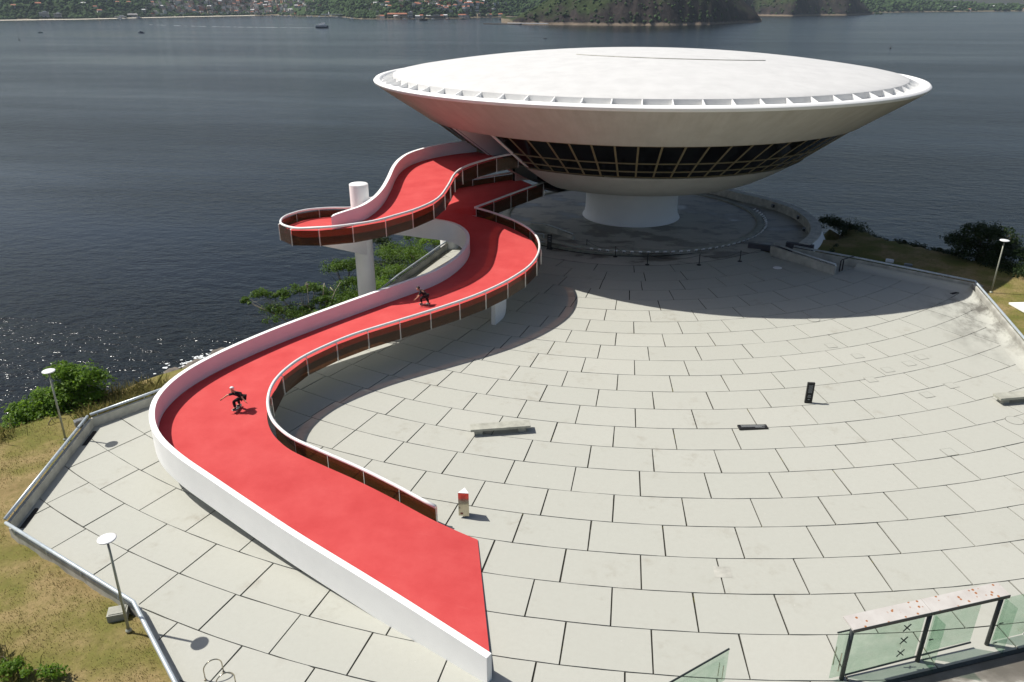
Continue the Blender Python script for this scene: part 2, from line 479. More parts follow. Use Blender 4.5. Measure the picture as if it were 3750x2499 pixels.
def make_water():
    m, t, b = nt('bay water')
    v1 = pos(t, (0.6, 1.0, 1), (0, 0, R(18))); v2 = pos(t, (0.8, 1.3, 1), (0, 0, R(-14)))
    a = noise_n(t, v1, 0.52, 4, 0.55); c2 = noise_n(t, v2, 1.6, 3, 0.55); sw = noise_n(t, pos(t, (0.5, 1, 1), (0, 0, R(10))), 0.06, 3)
    gust = noise_n(t, pos(t, (0.22, 1.0, 1), (0, 0, R(-6))), 0.011, 6, 0.62)
    h = math_n(t, 'ADD', a, math_n(t, 'ADD', math_n(t, 'MULTIPLY', c2, 0.3), sw))
    bn = N(t, 'ShaderNodeBump'); bn.inputs['Distance'].default_value = 0.64
    t.links.new(ramp(t, gust, [(0.34, (0.15, 0.15, 0.15)), (0.66, (1, 1, 1))]).outputs[0], bn.inputs['Strength'])
    t.links.new(h, bn.inputs['Height']); t.links.new(bn.outputs[0], b.inputs['Normal'])
    t.links.new(ramp(t, gust, [(0.35, (0.003, 0.0048, 0.0052)), (0.65, (0.0045, 0.0065, 0.007))]).outputs[0], b.inputs['Base Color'])
    b.inputs['Roughness'].default_value = 0.14; b.inputs['IOR'].default_value = 1.33
    b.inputs['Specular IOR Level'].default_value = 0.42
    return m
MT['water'] = make_water()

def make_farhill(name, green, rockmix):
    m, t, b = nt(name)
    v = pos(t)
    a = noise_n(t, v, 0.012, 7, 0.65); f = noise_n(t, v, 0.07, 5, 0.7)
    c = ramp(t, f, [(0.3, tuple(x * 0.5 for x in green)), (0.55, green), (0.75, tuple(x * 1.7 for x in green))]).outputs[0]
    vr = noise_n(t, pos(t, (0.05, 0.05, 0.012)), 1.0, 7, 0.7)
    rock = ramp(t, vr, [(0.35, (0.016, 0.014, 0.015)), (0.55, (0.036, 0.029, 0.027)), (0.75, (0.085, 0.066, 0.055))]).outputs[0]
    g = N(t, 'ShaderNodeNewGeometry'); s = N(t, 'ShaderNodeSeparateXYZ'); t.links.new(g.outputs['Normal'], s.inputs[0])
    steep = ramp(t, math_n(t, 'ADD', s.outputs[2], math_n(t, 'MULTIPLY', math_n(t, 'SUBTRACT', a, 0.5), 0.7)), [(rockmix - 0.08, (1, 1, 1)), (rockmix + 0.08, (0, 0, 0))]).outputs[0]
    c = mixc(t, steep, c, rock)
    # pale tide-washed rock just above the water line
    z = N(t, 'ShaderNodeSeparateXYZ'); t.links.new(v, z.inputs[0])
    zz = math_n(t, 'ADD', z.outputs[2], math_n(t, 'MULTIPLY', f, -7.0))
    mr = N(t, 'ShaderNodeMapRange'); t.links.new(zz, mr.inputs[0]); mr.inputs[1].default_value = -18.5; mr.inputs[2].default_value = -20.5
    c = mixc(t, math_n(t, 'MULTIPLY', mr.outputs[0], 0.8), c, (0.22, 0.175, 0.13))
    t.links.new(c, b.inputs['Base Color']); b.inputs['Roughness'].default_value = 0.95; b.inputs['Specular IOR Level'].default_value = 0.05
    bump(t, b, f, 0.8, 4.0)
    return m
MT['hill'] = make_farhill('wooded hillside', (0.045, 0.074, 0.028), 0.30)
MT['rockhill'] = make_farhill('dark rocky headland', (0.036, 0.050, 0.020), 0.80)
MT['farleaf'] = mat_plain('far tree crowns', (0.040, 0.066, 0.026), 0.95, spec=0.05, var=0.4, scale=0.03, bmp=0.8, bscale=0.4)
MT['sand'] = mat_plain('pale beach sand', (0.56, 0.52, 0.43), 0.95, var=0.08, scale=0.05)
MT['foam'] = mat_plain('white foam', (0.72, 0.75, 0.76), 0.8, var=0.1, scale=1.0)
MT['shorerock'] = mat_plain('shore rock', (0.13, 0.11, 0.09), 0.9, var=0.35, scale=0.6, bmp=0.5, bscale=2)
HOUSE = [mat_plain('house wall %d' % i, c, 0.85, var=0.1, scale=0.2) for i, c in enumerate([(0.50, 0.47, 0.43), (0.36, 0.27, 0.22), (0.30, 0.28, 0.27), (0.62, 0.60, 0.57), (0.42, 0.33, 0.22), (0.24, 0.19, 0.17)])]
ROOF = [mat_plain('roof %d' % i, c, 0.85, var=0.15, scale=0.2) for i, c in enumerate([(0.34, 0.125, 0.07), (0.28, 0.27, 0.27), (0.17, 0.14, 0.13), (0.55, 0.55, 0.55)])]
MT['winfar'] = mat_plain('far window', (0.03, 0.035, 0.04), 0.3, var=0.1)

# ------------------------------------------------------------------ land, water, far shores
def ipoly(pt, poly):
    x, y = pt; c = False; j = len(poly) - 1
    for i in range(len(poly)):
        xi, yi = poly[i]; xj, yj = poly[j]
        if (yi > y) != (yj > y) and x < (xj - xi) * (y - yi) / (yj - yi) + xi: c = not c
        j = i
    return c
def sdist(X, Y, poly):
    """signed distance (inside positive), numpy"""
    d = np.full(X.shape, 1e9); ins = np.zeros(X.shape, bool); n = len(poly)
    for i in range(n):
        ax, ay = poly[i]; bx, by = poly[(i + 1) % n]
        ex, ey = bx - ax, by - ay
        t_ = np.clip(((X - ax) * ex + (Y - ay) * ey) / (ex * ex + ey * ey), 0, 1)
        d = np.minimum(d, np.hypot(X - ax - t_ * ex, Y - ay - t_ * ey))
        cond = ((ay > Y) != (by > Y))
        with np.errstate(divide='ignore', invalid='ignore'):
            xi = (bx - ax) * (Y - ay) / (by - ay) + ax
        ins ^= cond & (X < xi)
    return np.where(ins, d, -d)

PLAZA = [(-15.5, -9.0), (-18.05, -21.4), (-19.4, -30.5), (-26.5, -41.75), (-28.9, -45.05), (-26.65, -53.9), (-17.9, -57.72),
         (-13.9, -61.3), (-6.0, -69.0), (18.0, -69.0), (22.5, -52.0), (24.5, -31.0), (25.45, -19.6), (13.9, -11.9), (0, -6)]
CLIFF = [(-60, -90), (-44, -66), (-38.5, -55), (-35.0, -47.5), (-32.2, -43), (-29.0, -38), (-22.0, -31.5), (-18.7, -23), (-17.2, -14), (-16.4, -4), (-13.5, 8), (-5, 15),
         (8, 14.5), (16, 8), (20, -1), (23, -6.5), (27.5, -10.2), (31.5, -15.5), (36, -24), (45, -40), (60, -90)]
def land_z(X, Y):
    X = np.asarray(X, float); Y = np.asarray(Y, float)
    dp = sdist(X, Y, PLAZA); dc = sdist(X, Y, CLIFF)
    z = PA * X + PB * Y - 0.14
    z = np.where(dp > 0.0, z - np.clip(dp, 0, 0.5) * 0.9, z)
    nz = np.vectorize(lambda a, b: noise.fractal(Vector((a * 0.16, b * 0.16, 3.1)), 1.0, 2.0, 4))(X, Y)
    drop = np.clip(-dc, 0, None)
    z = z - np.where(drop > 0, drop * 1.05 + 0.05 * drop ** 1.5, 0) + np.where(drop > 0.2, nz * np.clip(drop * 0.25, 0, 1.1), 0) + np.where((dp < -0.5), nz * 0.05, 0)
    rr = np.hypot(X, Y)
    z = np.where((rr < 17.5) & (dc > 0), np.minimum(z, -0.9), z)
    z = np.where((rr < 20.3) & (Y > -7.0) & (X > 5), np.minimum(z, -1.6 - 0.25 * (Y + 7.0)), z)
    return np.maximum(z, -23)

gx = np.arange(-75, 70.01, 0.85); gy = np.arange(-92, 42.01, 0.85)
GX, GY = np.meshgrid(gx, gy)
GZ = land_z(GX, GY)
nx, ny = len(gx), len(gy)
idx = np.arange(nx * ny).reshape(ny, nx)
Fq = np.stack([idx[:-1, :-1], idx[:-1, 1:], idx[1:, 1:], idx[1:, :-1]], -1).reshape(-1, 4)
o = link_mesh('headland_ground', np_mesh('headland_ground', np.stack([GX, GY, GZ], -1).reshape(-1, 3), Fq, True), MT['lawn'])
tag(o, kind='structure')

wv = np.array([(-9000, -600, WATER), (9000, -600, WATER), (9000, 16000, WATER), (-9000, 16000, WATER)])
tag(link_mesh('bay_water', np_mesh('bay_water', wv, [(0, 1, 2, 3)]), MT['water']), kind='structure')

def fbm(x, y, s, o_=5): return noise.fractal(Vector((x * s, y * s, 7.7)), 1.0, 2.0, o_)

class FarLand:
    """terrain that starts at a real shoreline (world points, left to right) and climbs inland, away from the bay"""
    def __init__(s, shore, heights, flat, slope, amp, depth, step):
        s.sh = np.array(shore, float); s.flat = flat; s.slope = slope; s.amp = amp; s.depth = depth
        s.ang = np.arctan2(s.sh[:, 0], s.sh[:, 1] + 78.5); s.dist = np.hypot(s.sh[:, 0], s.sh[:, 1] + 78.5)
        s.hh = np.array(heights, float); s.step = step
    def point(s, a, t_):
        d0 = np.interp(a, s.ang, s.dist); d0 += 9 * noise.fractal(Vector((a * 140, 1.3, 0)), 1, 2, 4)
        d = d0 + t_; return d * math.sin(a), d * math.cos(a) - 78.5
    def h(s, a, t_):
        x, y = s.point(a, t_); H = np.interp(a, s.ang, s.hh)
        base = 2.0 * min(max(t_, 0) / max(s.flat * 0.3, 1), 1)
        k = max(t_ - s.flat, 0); rise = H * (1 - math.exp(-k * s.slope / max(H, 1)))
        n = fbm(x, y, 0.006) * s.amp * min(k / 60.0, 1) + fbm(x, y, 0.03) * s.amp * 0.25 * min(max(t_, 0) / 15.0, 1) * min(1, H / 30)
        return WATER - 1.2 + base + max(rise + n, 0.0 if t_ > 4 else -1)
    def build(s, name, mat, da, ts):
        na = int((s.ang[-1] - s.ang[0]) / da) + 1
        A = np.linspace(s.ang[0], s.ang[-1], na); V = []
        for a in A:
            for t_ in ts:
                x, y = s.point(a, t_); V.append((x, y, s.h(a, t_)))
        k = len(ts); idx = np.arange(na * k).reshape(na, k)
        F = np.stack([idx[:-1, :-1], idx[1:, :-1], idx[1:, 1:], idx[:-1, 1:]], -1).reshape(-1, 4)
        me = np_mesh(name, V, F[:, ::-1], True)
        return tag(link_mesh(name, me, mat), kind='structure')

TS = [-6, 0, 6, 12, 20, 30, 42, 56, 72, 90, 110, 132, 156, 182, 210, 240, 280, 330, 400, 500, 650]
FL = FarLand([(-1800, 1480), (-1555, 1548), (-1572, 1768), (-1452, 1910), (-1381, 2233), (-1241, 2605), (-1086, 2448), (-925, 2359), (-724, 2004), (-631, 2012), (-542, 2091), (-485, 2172), (-432, 2302), (-367, 2397), (-244, 2406), (-60, 2500)],
             [150, 150, 150, 150, 150, 140, 130, 120, 60, 70, 110, 120, 120, 120, 140, 150], 34, 0.36, 16, 650, 0)
FL.build('far_hillside', MT['hill'], 0.0045, TS)
FP = FarLand([(-300, 1690), (-276, 1622), (-240, 1545), (-184, 1525), (-103, 1495), (-26, 1484), (49, 1491), (128, 1556), (191, 1667), (236, 1742), (252, 1772)],
             [1, 4, 16, 40, 95, 120, 110, 90, 48, 14, 1], 3, 1.15, 15, 300, 0)
TP = [-4, 0, 3, 6, 10, 15, 21, 28, 36, 46, 58, 72, 88, 108, 135, 170, 220, 300]
FP.build('rocky_headland', MT['rockhill'], 0.0032, TP)
FQ = FarLand([(180, 2420), (226, 2438), (345, 2645), (445, 2548), (556, 2712), (640, 2717), (700, 2800), (769, 2900)],
             [60, 80, 120, 120, 110, 90, 40, 1], 4, 1.0, 14, 300, 0)
FQ.build('rocky_point', MT['rockhill'], 0.004, TP)
FR = FarLand([(600, 3200), (711, 3248), (860, 3334), (1031, 3512), (1250, 3709), (1451, 3816), (1661, 3927), (2050, 4165), (2500, 4300)],
             [90, 80, 60, 45, 40, 26, 12, 16, 40], 14, 0.35, 9, 400, 0)
FR.build('far_right_shore', MT['hill'], 0.005, TS)

# beach strip along the left part of the far shore
V = []; F = []
As = np.linspace(FL.ang[1], FL.ang[5] - 0.02, 90)
for a in As:
    for t_, dz in ((-7, 0.25), (8, 1.6)):
        x, y = FL.point(a, t_); V.append((x, y, WATER + dz))
F = [(2 * i, 2 * i + 2, 2 * i + 3, 2 * i + 1) for i in range(len(As) - 1)]
tag(link_mesh('beach', np_mesh('beach', V, F), MT['sand']), kind='structure')

# ------------------------------------------------------------------ plaza paving
def clip_half(poly, ax, ay, bx, by):
    out = []; n = len(poly)
    for i in range(n):
        p, q = poly[i], poly[(i + 1) % n]
        sp = (bx - ax) * (p[1] - ay) - (by - ay) * (p[0] - ax)
        sq = (bx - ax) * (q[1] - ay) - (by - ay) * (q[0] - ax)
        if sp >= 0: out.append(p)
        if (sp >= 0) != (sq >= 0):
            k = sp / (sp - sq); out.append((p[0] + (q[0] - p[0]) * k, p[1] + (q[1] - p[1]) * k))
    return out
def area2(poly): return sum(poly[i][0] * poly[(i + 1) % len(poly)][1] - poly[(i + 1) % len(poly)][0] * poly[i][1] for i in range(len(poly)))
TRI = []
PL_CLIP = PLAZA[:-1] + [(13.0, -10.0), (-14.0, -6.0)]
for a, b, c in tessellate_polygon([[Vector((x, y, 0)) for x, y in PL_CLIP]]):
    T = [PL_CLIP[a], PL_CLIP[b], PL_CLIP[c]]
    if area2(T) < 0: T.reverse()
    TRI.append(T)
def clip_plaza(poly):
    P = np.array(poly); d = sdist(P[:, 0], P[:, 1], PL_CLIP)
    if (d > 1.2).all(): return [poly]
    if (d < -4.5).all(): return []
    res = []
    for T in TRI:
        q = poly
        for i in range(3):
            q = clip_half(q, *T[i], *T[(i + 1) % 3])
            if len(q) < 3: break
        if len(q) >= 3 and abs(area2(q)) > 0.02: res.append(q)
    return res
def project(x, y, z):
    d = Vector((x, y, z)) - Vector(CAM_POS)
    w = d.dot(fwd)
    return (0.5 + F_PX * d.dot(rr_) / w, 0.5 - F_PX * d.dot(uu_) / w * 1.5)

plaza = empty('plaza', (0, -40, pz(0, -40)), kind='structure')
DR = 2.04422; R0 = 58.2496
slabs = []
GAP = 0.021
for i in range(-8, 22):
    ro = R0 - DR * i; ri = ro - DR
    if ro < 15.9: break
    known = {-2: -12.58, -1: -2.3, 0: 1.72, 1: 0.19, 2: 1.4, 3: -1.02, 4: 0.04, 5: 1.49, 6: -9.74, 7: -0.22, 8: 1.32, 9: -1.84, 10: -0.27, 11: 1.36, 12: -2.6, 13: -0.9, 14: 1.4, 15: 3.91, 16: -1.55, 17: 0.74, 18: 3.37}
    da = (3.21 if i == 0 else 3.17) / ((ro + ri) / 2)
    ph = known.get(i)
    ph = R(ph) if ph is not None else da * (0.5 if i % 2 else 0.02) + da * 0.17 * math.sin(i * 2.3)
    k0 = int(math.floor((R(-66) - ph) / da)); k1 = int(math.ceil((R(62) - ph) / da))
    for k in range(k0, k1):
        a0 = ph + k * da; a1 = a0 + da
        g = 0.033 / ro
        if max(ri, 15.7) > ro - 0.3: continue
        r_in = max(ri, 15.7) + GAP; r_out = ro - GAP
        A = [a0 + g + (a1 - a0 - 2 * g) * j / 4 for j in range(5)]
        jt = lambda: rng.uniform(-0.011, 0.011)
        poly = [(r_out * math.sin(a) , -r_out * math.cos(a)) for a in A] + [(r_in * math.sin(a), -r_in * math.cos(a)) for a in reversed(A)]
        # counter-clockwise
        if area2(poly) < 0: poly.reverse()
        poly = [(x + jt(), y + jt()) for x, y in poly]
        pcs = clip_plaza(poly)
        if not pcs: continue
        cx = sum(p[0] for p in pcs[0]) / len(pcs[0]); cy = sum(p[1] for p in pcs[0]) / len(pcs[0])
        if (cy < -6.5 and (cy > -74)) is False: continue
        # the stair opening and the mouth beside the basin on the right stay open
        if cx > 12.2 and cy > -14.4 - 0.0 and cx < 19: continue
        P2 = [project(x, y, pz(x, y)) for x, y in pcs[0]]
        if all(p[0] < -0.04 or p[0] > 1.04 or p[1] > 1.06 for p in P2): continue
        ar = abs(area2(P2)) if 0 < sum(p[0] for p in P2) / len(P2) < 1 and sum(p[1] for p in P2) / len(P2) < 1 else 0
        slabs.append((ar, pcs))
slabs.sort(key=lambda s: -s[0])
rest = MB()
for n_, (ar, pcs) in enumerate(slabs):
    mb = MB() if n_ < 300 else rest
    dz = rng.uniform(-0.004, 0.004)
    for q in pcs:
        m_ = len(q)
        top = [(x, y, pz(x, y) + dz) for x, y in q]; bot = [(x, y, pz(x, y) - 0.07) for x, y in q]
        mb.add(top + bot, [tuple(range(m_))] + [(j, m_ + j, m_ + (j + 1) % m_, (j + 1) % m_) for j in range(m_)])
    if n_ < 300: mb.build('paving_slab', MT['paving'], plaza)
if rest.v: tag(rest.build('paving_slabs', MT['paving'], plaza), kind='stuff')
# bed under the joints
bed = MB()
for i in range(0, 60):
    for k in range(-36, 36):
        a0, a1 = R(k * 2.0), R(k * 2.0 + 2.0); r0_, r1_ = 13.0 + i, 14.0 + i
        poly = [(r1_ * math.sin(a0), -r1_ * math.cos(a0)), (r1_ * math.sin(a1), -r1_ * math.cos(a1)), (r0_ * math.sin(a1), -r0_ * math.cos(a1)), (r0_ * math.sin(a0), -r0_ * math.cos(a0))]
        if area2(poly) < 0: poly.reverse()
        cx, cy = poly[0]
        if 12.2 < cx < 19 and cy > -14.4: continue
        for q in clip_plaza(poly):
            bed.add([(x, y, pz(x, y) - 0.045) for x, y in q], [tuple(range(len(q)))])
bed.build('joint_bed', MT['joint'], plaza)
# smooth concrete apron between pool kerb and paving
ap = MB()
for k in range(-30, 26):
    a0, a1 = R(k * 2.0), R(k * 2.0 + 2.0)
    ps = []
    for a in (a0, a1):
        for r_ in (13.35, 15.68):
            x, y = r_ * math.sin(a), -r_ * math.cos(a); ps.append((x, y, pz(x, y) + 0.006))
    ap.add(ps, [(0, 1, 3, 2)])
tag(ap.build('pool_apron', MT['pool']), kind='structure')

# thin access covers let into the paving (outlined squares and discs)
def cover_square(x, y, s, rz, label):
    m = MB(); h = s / 2
    z = pz(x, y) + 0.012
    ca, sa = math.cos(rz), math.sin(rz)
    T = lambda u, v, dz: (x + u * ca - v * sa, y + u * sa + v * ca, pz(x + u * ca - v * sa, y + u * sa + v * ca) + dz)
    root = empty('access_cover', (x, y, pz(x, y)), label, 'access cover', 'square covers set in the paving')
    m = MB(); m.add([T(-h, -h, 0.010), T(h, -h, 0.010), T(h, h, 0.010), T(-h, h, 0.010)], [(0, 1, 2, 3)]); m.build('frame_gap', MT['joint'], root)
    h2 = h - 0.016
    m = MB(); m.hexa([T(-h2, -h2, 0.008), T(h2, -h2, 0.008), T(h2, h2, 0.008), T(-h2, h2, 0.008), T(-h2, -h2, 0.014), T(h2, -h2, 0.014), T(h2, h2, 0.014), T(-h2, h2, 0.014)])
    m.build('lid', MT['paving'], root)
for x, y, a in ((14.6, -31.8, 0.3), (15.9, -33.6, 0.35), (17.4, -32.6, 0.4), (18.4, -31.6, 0.4), (14.6, -35.0, 0.35), (17.2, -36.6, 0.4), (18.9, -35.3, 0.42), (16.4, -42.6, 0.35), (13.3, -30.4, 0.3)):
    cover_square(x, y, 0.62, a, 'thin outlined square access cover in the pale paving right of the black pylon')
def cover_disc(x, y, r_, mat, label):
    root = empty('manhole_cover', (x, y, pz(x, y)), label, 'manhole cover')
    m = MB(); m.add([(x + (r_ + 0.02) * math.cos(a), y + (r_ + 0.02) * math.sin(a), pz(x + (r_ + 0.02) * math.cos(a), y + (r_ + 0.02) * math.sin(a)) + 0.010) for a in np.linspace(0, 2 * math.pi, 28, endpoint=False)], [tuple(range(28))]); m.build('frame_gap', MT['joint'], root)
    m = MB(); m.add([(x + r_ * math.cos(a), y + r_ * math.sin(a), pz(x + r_ * math.cos(a), y + r_ * math.sin(a)) + 0.014) for a in np.linspace(0, 2 * math.pi, 28, endpoint=False)], [tuple(range(28))]); m.build('lid', mat, root)
cover_disc(12.18, -15.45, 0.38, MT['white'], 'pale round cover on the shaded paving beside the stair wall')
cover_disc(13.04, -26.12, 0.40, MT['paving'], 'round cover with a thin dark outline just in front of the saucer shadow')
cover_disc(20.79, -39.06, 0.42, MT['paving'], 'round cover with stained centre near the right bench')
# pale repair patch in the foreground
m = MB(); x, y = 4.55, -52.75
m.add([(x - .33, y - .36, pz(x - .33, y - .36) + .009), (x + .36, y - .28, pz(x + .36, y - .28) + .009), (x + .32, y + .34, pz(x + .32, y + .34) + .009), (x - .36, y + .3, pz(x - .36, y + .3) + .009)], [(0, 1, 2, 3)])
tag(m.build('repair_patch', MT['parapet']), 'small light grey mortar patch crossing a joint in the foreground paving', 'patch')

# ------------------------------------------------------------------ museum
ax0 = R(0.75); SEG = R(5.0)
def seg_a(k): return ax0 + k * SEG
OPEN = range(-10, -7)                     # the entrance sector: -49.25 deg to -34.25 deg
museum = empty('art_museum', (0, 0, 0), 'white saucer-shaped concrete museum on a round pedestal', 'museum')
prof_roof = [(23.35, 13.45), (23.28, 13.94), (23.1, 14.02)] + [(23.2 * t_, 14.05 + 1.85 * (1 - t_ ** 2.05)) for t_ in np.linspace(0.95, 0.0, 16)]
roof_o = MB().lathe(prof_roof, 144).build('roof', MT['roofwhite'], museum, smooth=True, auto=40)
prof_rim = [(23.2, 13.46), (24.35, 13.46), (24.42, 13.62), (24.62, 13.70), (24.9, 13.66), (25.03, 13.52), (24.98, 13.36), (24.86, 13.28)]
MB().lathe(prof_rim, 144).build('rim', MT['white'], museum, smooth=True, auto=50)
fin_me = MB().hexa([(-.035, -23.25, 13.4), (.035, -23.25, 13.4), (.035, -24.40, 13.4), (-.035, -24.40, 13.4), (-.035, -23.25, 13.93), (.035, -23.25, 13.93), (.035, -24.40, 13.50), (-.035, -24.40, 13.50)]).mesh('roof_fin')
fin_me.materials.append(MT['white'])
for k in range(72):
    o = bpy.data.objects.new('roof_fin', fin_me); COL.objects.link(o); o.parent = roof_o; o.rotation_euler = (0, 0, seg_a(k))
prof_shell = [(24.88, 13.29), (23.6, 12.42), (22.0, 11.37), (20.6, 10.44), (20.38, 10.28), (20.12, 10.25), (19.95, 10.35)]
MB().lathe(prof_shell, 144).build('upper_shell', MT['shell'], museum, smooth=True, auto=45)
prof_bowl = [(15.95, 7.02), (15.75, 6.92), (14.6, 6.20), (13.5, 5.55), (12.6, 5.06), (11.9, 4.74), (11.2, 4.50), (10.3, 4.36), (9.2, 4.30), (4.6, 4.30)]
a_open1 = seg_a(-7); a_open0 = seg_a(-10)
MB().lathe(prof_bowl, 136, a_open1, a_open0 + 2 * math.pi).build('lower_bowl', MT['bowl'], museum, smooth=True, auto=45)
MB().lathe([(4.62, 4.32), (4.62, 1.2), (4.64, 0.7), (4.72, 0.35), (4.86, 0.12), (4.92, 0.0)], 96).build('pedestal', MT['white'], museum, smooth=True)
WT, WB = (20.15, 10.27), (15.85, 7.04)
def wpt(t_, a, off=0.0):
    r_ = WT[0] + (WB[0] - WT[0]) * t_; z_ = WT[1] + (WB[1] - WT[1]) * t_
    n_ = (0.596, -0.803)                  # outward, downward
    r_ += off * n_[0]; z_ += off * n_[1]
    return (r_ * math.sin(a), -r_ * math.cos(a), z_)
ROWS = [(0.0, 0.54), (0.54, 0.80), (0.80, 1.0)]
back = MB(); backm = MB()
pane_me = {}; mul_me = None
def pane_mb(mb, a0, a1, t0, t1):
    off0, off1 = -0.07, -0.03
    mb.hexa([wpt(t0, a0, off0), wpt(t0, a1, off0), wpt(t1, a1, off0), wpt(t1, a0, off0), wpt(t0, a0, off1), wpt(t0, a1, off1), wpt(t1, a1, off1), wpt(t1, a0, off1)])
def mull_mb(mb, a, w=0.075):
    da0, da1 = w / WT[0] / 1.0, w / WB[0]
    mb.hexa([wpt(0, a - da0, -0.14), wpt(0, a + da0, -0.14), wpt(1, a + da1, -0.14), wpt(1, a - da1, -0.14), wpt(0, a - da0, 0.008), wpt(0, a + da0, 0.008), wpt(1, a + da1, 0.008), wpt(1, a - da1, 0.008)])
shared_p = []
for (t0, t1) in ROWS:
    mb = MB(); pane_mb(mb, 0, SEG, t0, t1); me = mb.mesh('window_pane'); me.materials.append(MT['winglass']); shared_p.append(me)
mb = MB(); mull_mb(mb, 0.0); mul_me = mb.mesh('mullion'); mul_me.materials.append(MT['mullion'])
for k in range(-36, 36):
    if k in OPEN: continue
    vis = -24 <= k <= 18
    for j, (t0, t1) in enumerate(ROWS):
        if vis:
            o = bpy.data.objects.new('window_pane', shared_p[j]); COL.objects.link(o); o.parent = museum; o.rotation_euler = (0, 0, seg_a(k))
        else: pane_mb(back, seg_a(k), seg_a(k + 1), t0, t1)
    if vis:
        o = bpy.data.objects.new('mullion', mul_me); COL.objects.link(o); o.parent = museum; o.rotation_euler = (0, 0, seg_a(k))
    else: mull_mb(backm, seg_a(k))
tag(back.build('rear_window_panes', MT['winglass'], museum), kind='stuff')
tag(backm.build('rear_mullions', MT['mullion'], museum), kind='stuff')
for t_, w_ in ((0.012, 0.05), (0.54, 0.07), (0.80, 0.07), (0.985, 0.05)):
    pr = []
    for dt, off in ((-w_ / 5.4, -0.12), (-w_ / 5.4, 0.012), (w_ / 5.4, 0.012), (w_ / 5.4, -0.12)):
        x, y, z = wpt(t_ + dt, 0.0, off); pr.append((-y, z))
    MB().lathe(pr, 136, a_open1, a_open0 + 2 * math.pi).build('transom', MT['mullion'], museum)
# entrance recess: back wall and floors painted near-black for the unlit interior
def rad(a, r_, z): return (r_ * math.sin(a), -r_ * math.cos(a), z)
def slab_plate(name, pts, thick, mat, parent, nrm):
    nrm = Vector(nrm).normalized() * thick
    n = len(pts); vs = [Vector(p) for p in pts] + [Vector(p) + nrm for p in pts]
    return MB().add(vs, [tuple(range(n - 1, -1, -1)), tuple(range(n, 2 * n))] + [(i, (i + 1) % n, n + (i + 1) % n, n + i) for i in range(n)]).build(name, mat, parent)
aL, aR = a_open0, a_open1
for a, s_ in ((aL, -1), (aR, 1)):
    nrm = (math.cos(a) * s_, math.sin(a) * s_, 0)
    slab_plate('entrance_jamb', [rad(a, 20.3, 10.3), rad(a, 16.7, 7.6), rad(a, 15.6, 6.9), rad(a, 13.9 if s_ < 0 else 15.0, 6.9), rad(a, 13.9 if s_ < 0 else 18.3, 10.3)], 0.22, MT['white'], museum, nrm)
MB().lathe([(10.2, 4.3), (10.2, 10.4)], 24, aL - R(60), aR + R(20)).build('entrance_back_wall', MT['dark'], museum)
MB().lathe([(10.0, 10.36), (20.1, 10.36)], 12, aL, aR).build('entrance_soffit', MT['bowl'], museum)
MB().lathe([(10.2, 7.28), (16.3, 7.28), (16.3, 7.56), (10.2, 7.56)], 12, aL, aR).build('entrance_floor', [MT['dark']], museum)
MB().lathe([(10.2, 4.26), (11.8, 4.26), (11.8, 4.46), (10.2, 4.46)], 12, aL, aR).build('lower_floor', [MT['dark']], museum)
MB().box((-10.4, -4.9, 5.6), (2.2, 1.6, 2.4), R(28)).build('lobby_block', MT['bowl'], museum)
MB().box((-11.03, -5.88, 5.2), (0.55, 0.10, 1.6), R(28)).build('lobby_door', MT['dark'], museum)
# roof walk line and small patches
MB().tube([(11.0 * math.sin(a) + 3, -9.0 * math.cos(a), 14.05 + 1.85 * (1 - (math.hypot(11.0 * math.sin(a) + 3, 9.0 * math.cos(a)) / 23.2) ** 2.05) + 0.03) for a in np.linspace(-0.9, 0.75, 24)], 0.035, 5).build('roof_cable', MT['parapet'], roof_o)

# ------------------------------------------------------------------ pool round the pedestal
pool = empty('reflecting_pool', (0, 0, 0), 'drained round pool with wet stained floor under the saucer', 'pool')
MB().lathe([(0.01, -0.02), (12.55, -0.02)], 96).build('basin_floor', MT['pool'], pool)
MB().lathe([(12.4, -0.04), (12.4, 0.10), (12.5, 0.13), (13.0, 0.13), (13.06, 0.08), (13.06, -0.5)], 120).build('kerb', MT['bench'], pool, smooth=True, auto=40)
MB().lathe([(13.06, -0.02), (13.55, -0.04)], 120).build('light_trough', MT['pool'], pool)
lt = bpy.data.meshes.new('lamp_body'); 
tilt = Matrix.Rotation(R(-38), 3, 'X')
mb = MB(); mb.lathe([(0.02, -0.03), (0.15, -0.03), (0.175, 0.03), (0.155, 0.05), (0.01, 0.05)], 14)
mb.v = [tuple(tilt @ Vector(v)) for v in mb.v]; lamp_me = mb.mesh('lens', True); lamp_me.materials.append(MT['lampwhite'])
mb = MB(); mb.box((0, 0.02, -0.10), (0.05, 0.05, 0.16)); br_me = mb.mesh('bracket'); br_me.materials.append(MT['grey'])
for j in range(40):
    a = R(-14 + 3.08 * j)
    tw = rng.uniform(-0.35, 0.35) if j > 24 else rng.uniform(-0.1, 0.1)
    root = empty('pool_floodlight', (13.28 * math.sin(a), -13.28 * math.cos(a), 0.10), 'small round white floodlight in the ring along the pool kerb', 'floodlight', 'ring of pool floodlights', rz=a + tw)
    for nm, me in (('lens', lamp_me), ('bracket', br_me)):
        o = bpy.data.objects.new(nm, me); COL.objects.link(o); o.parent = root
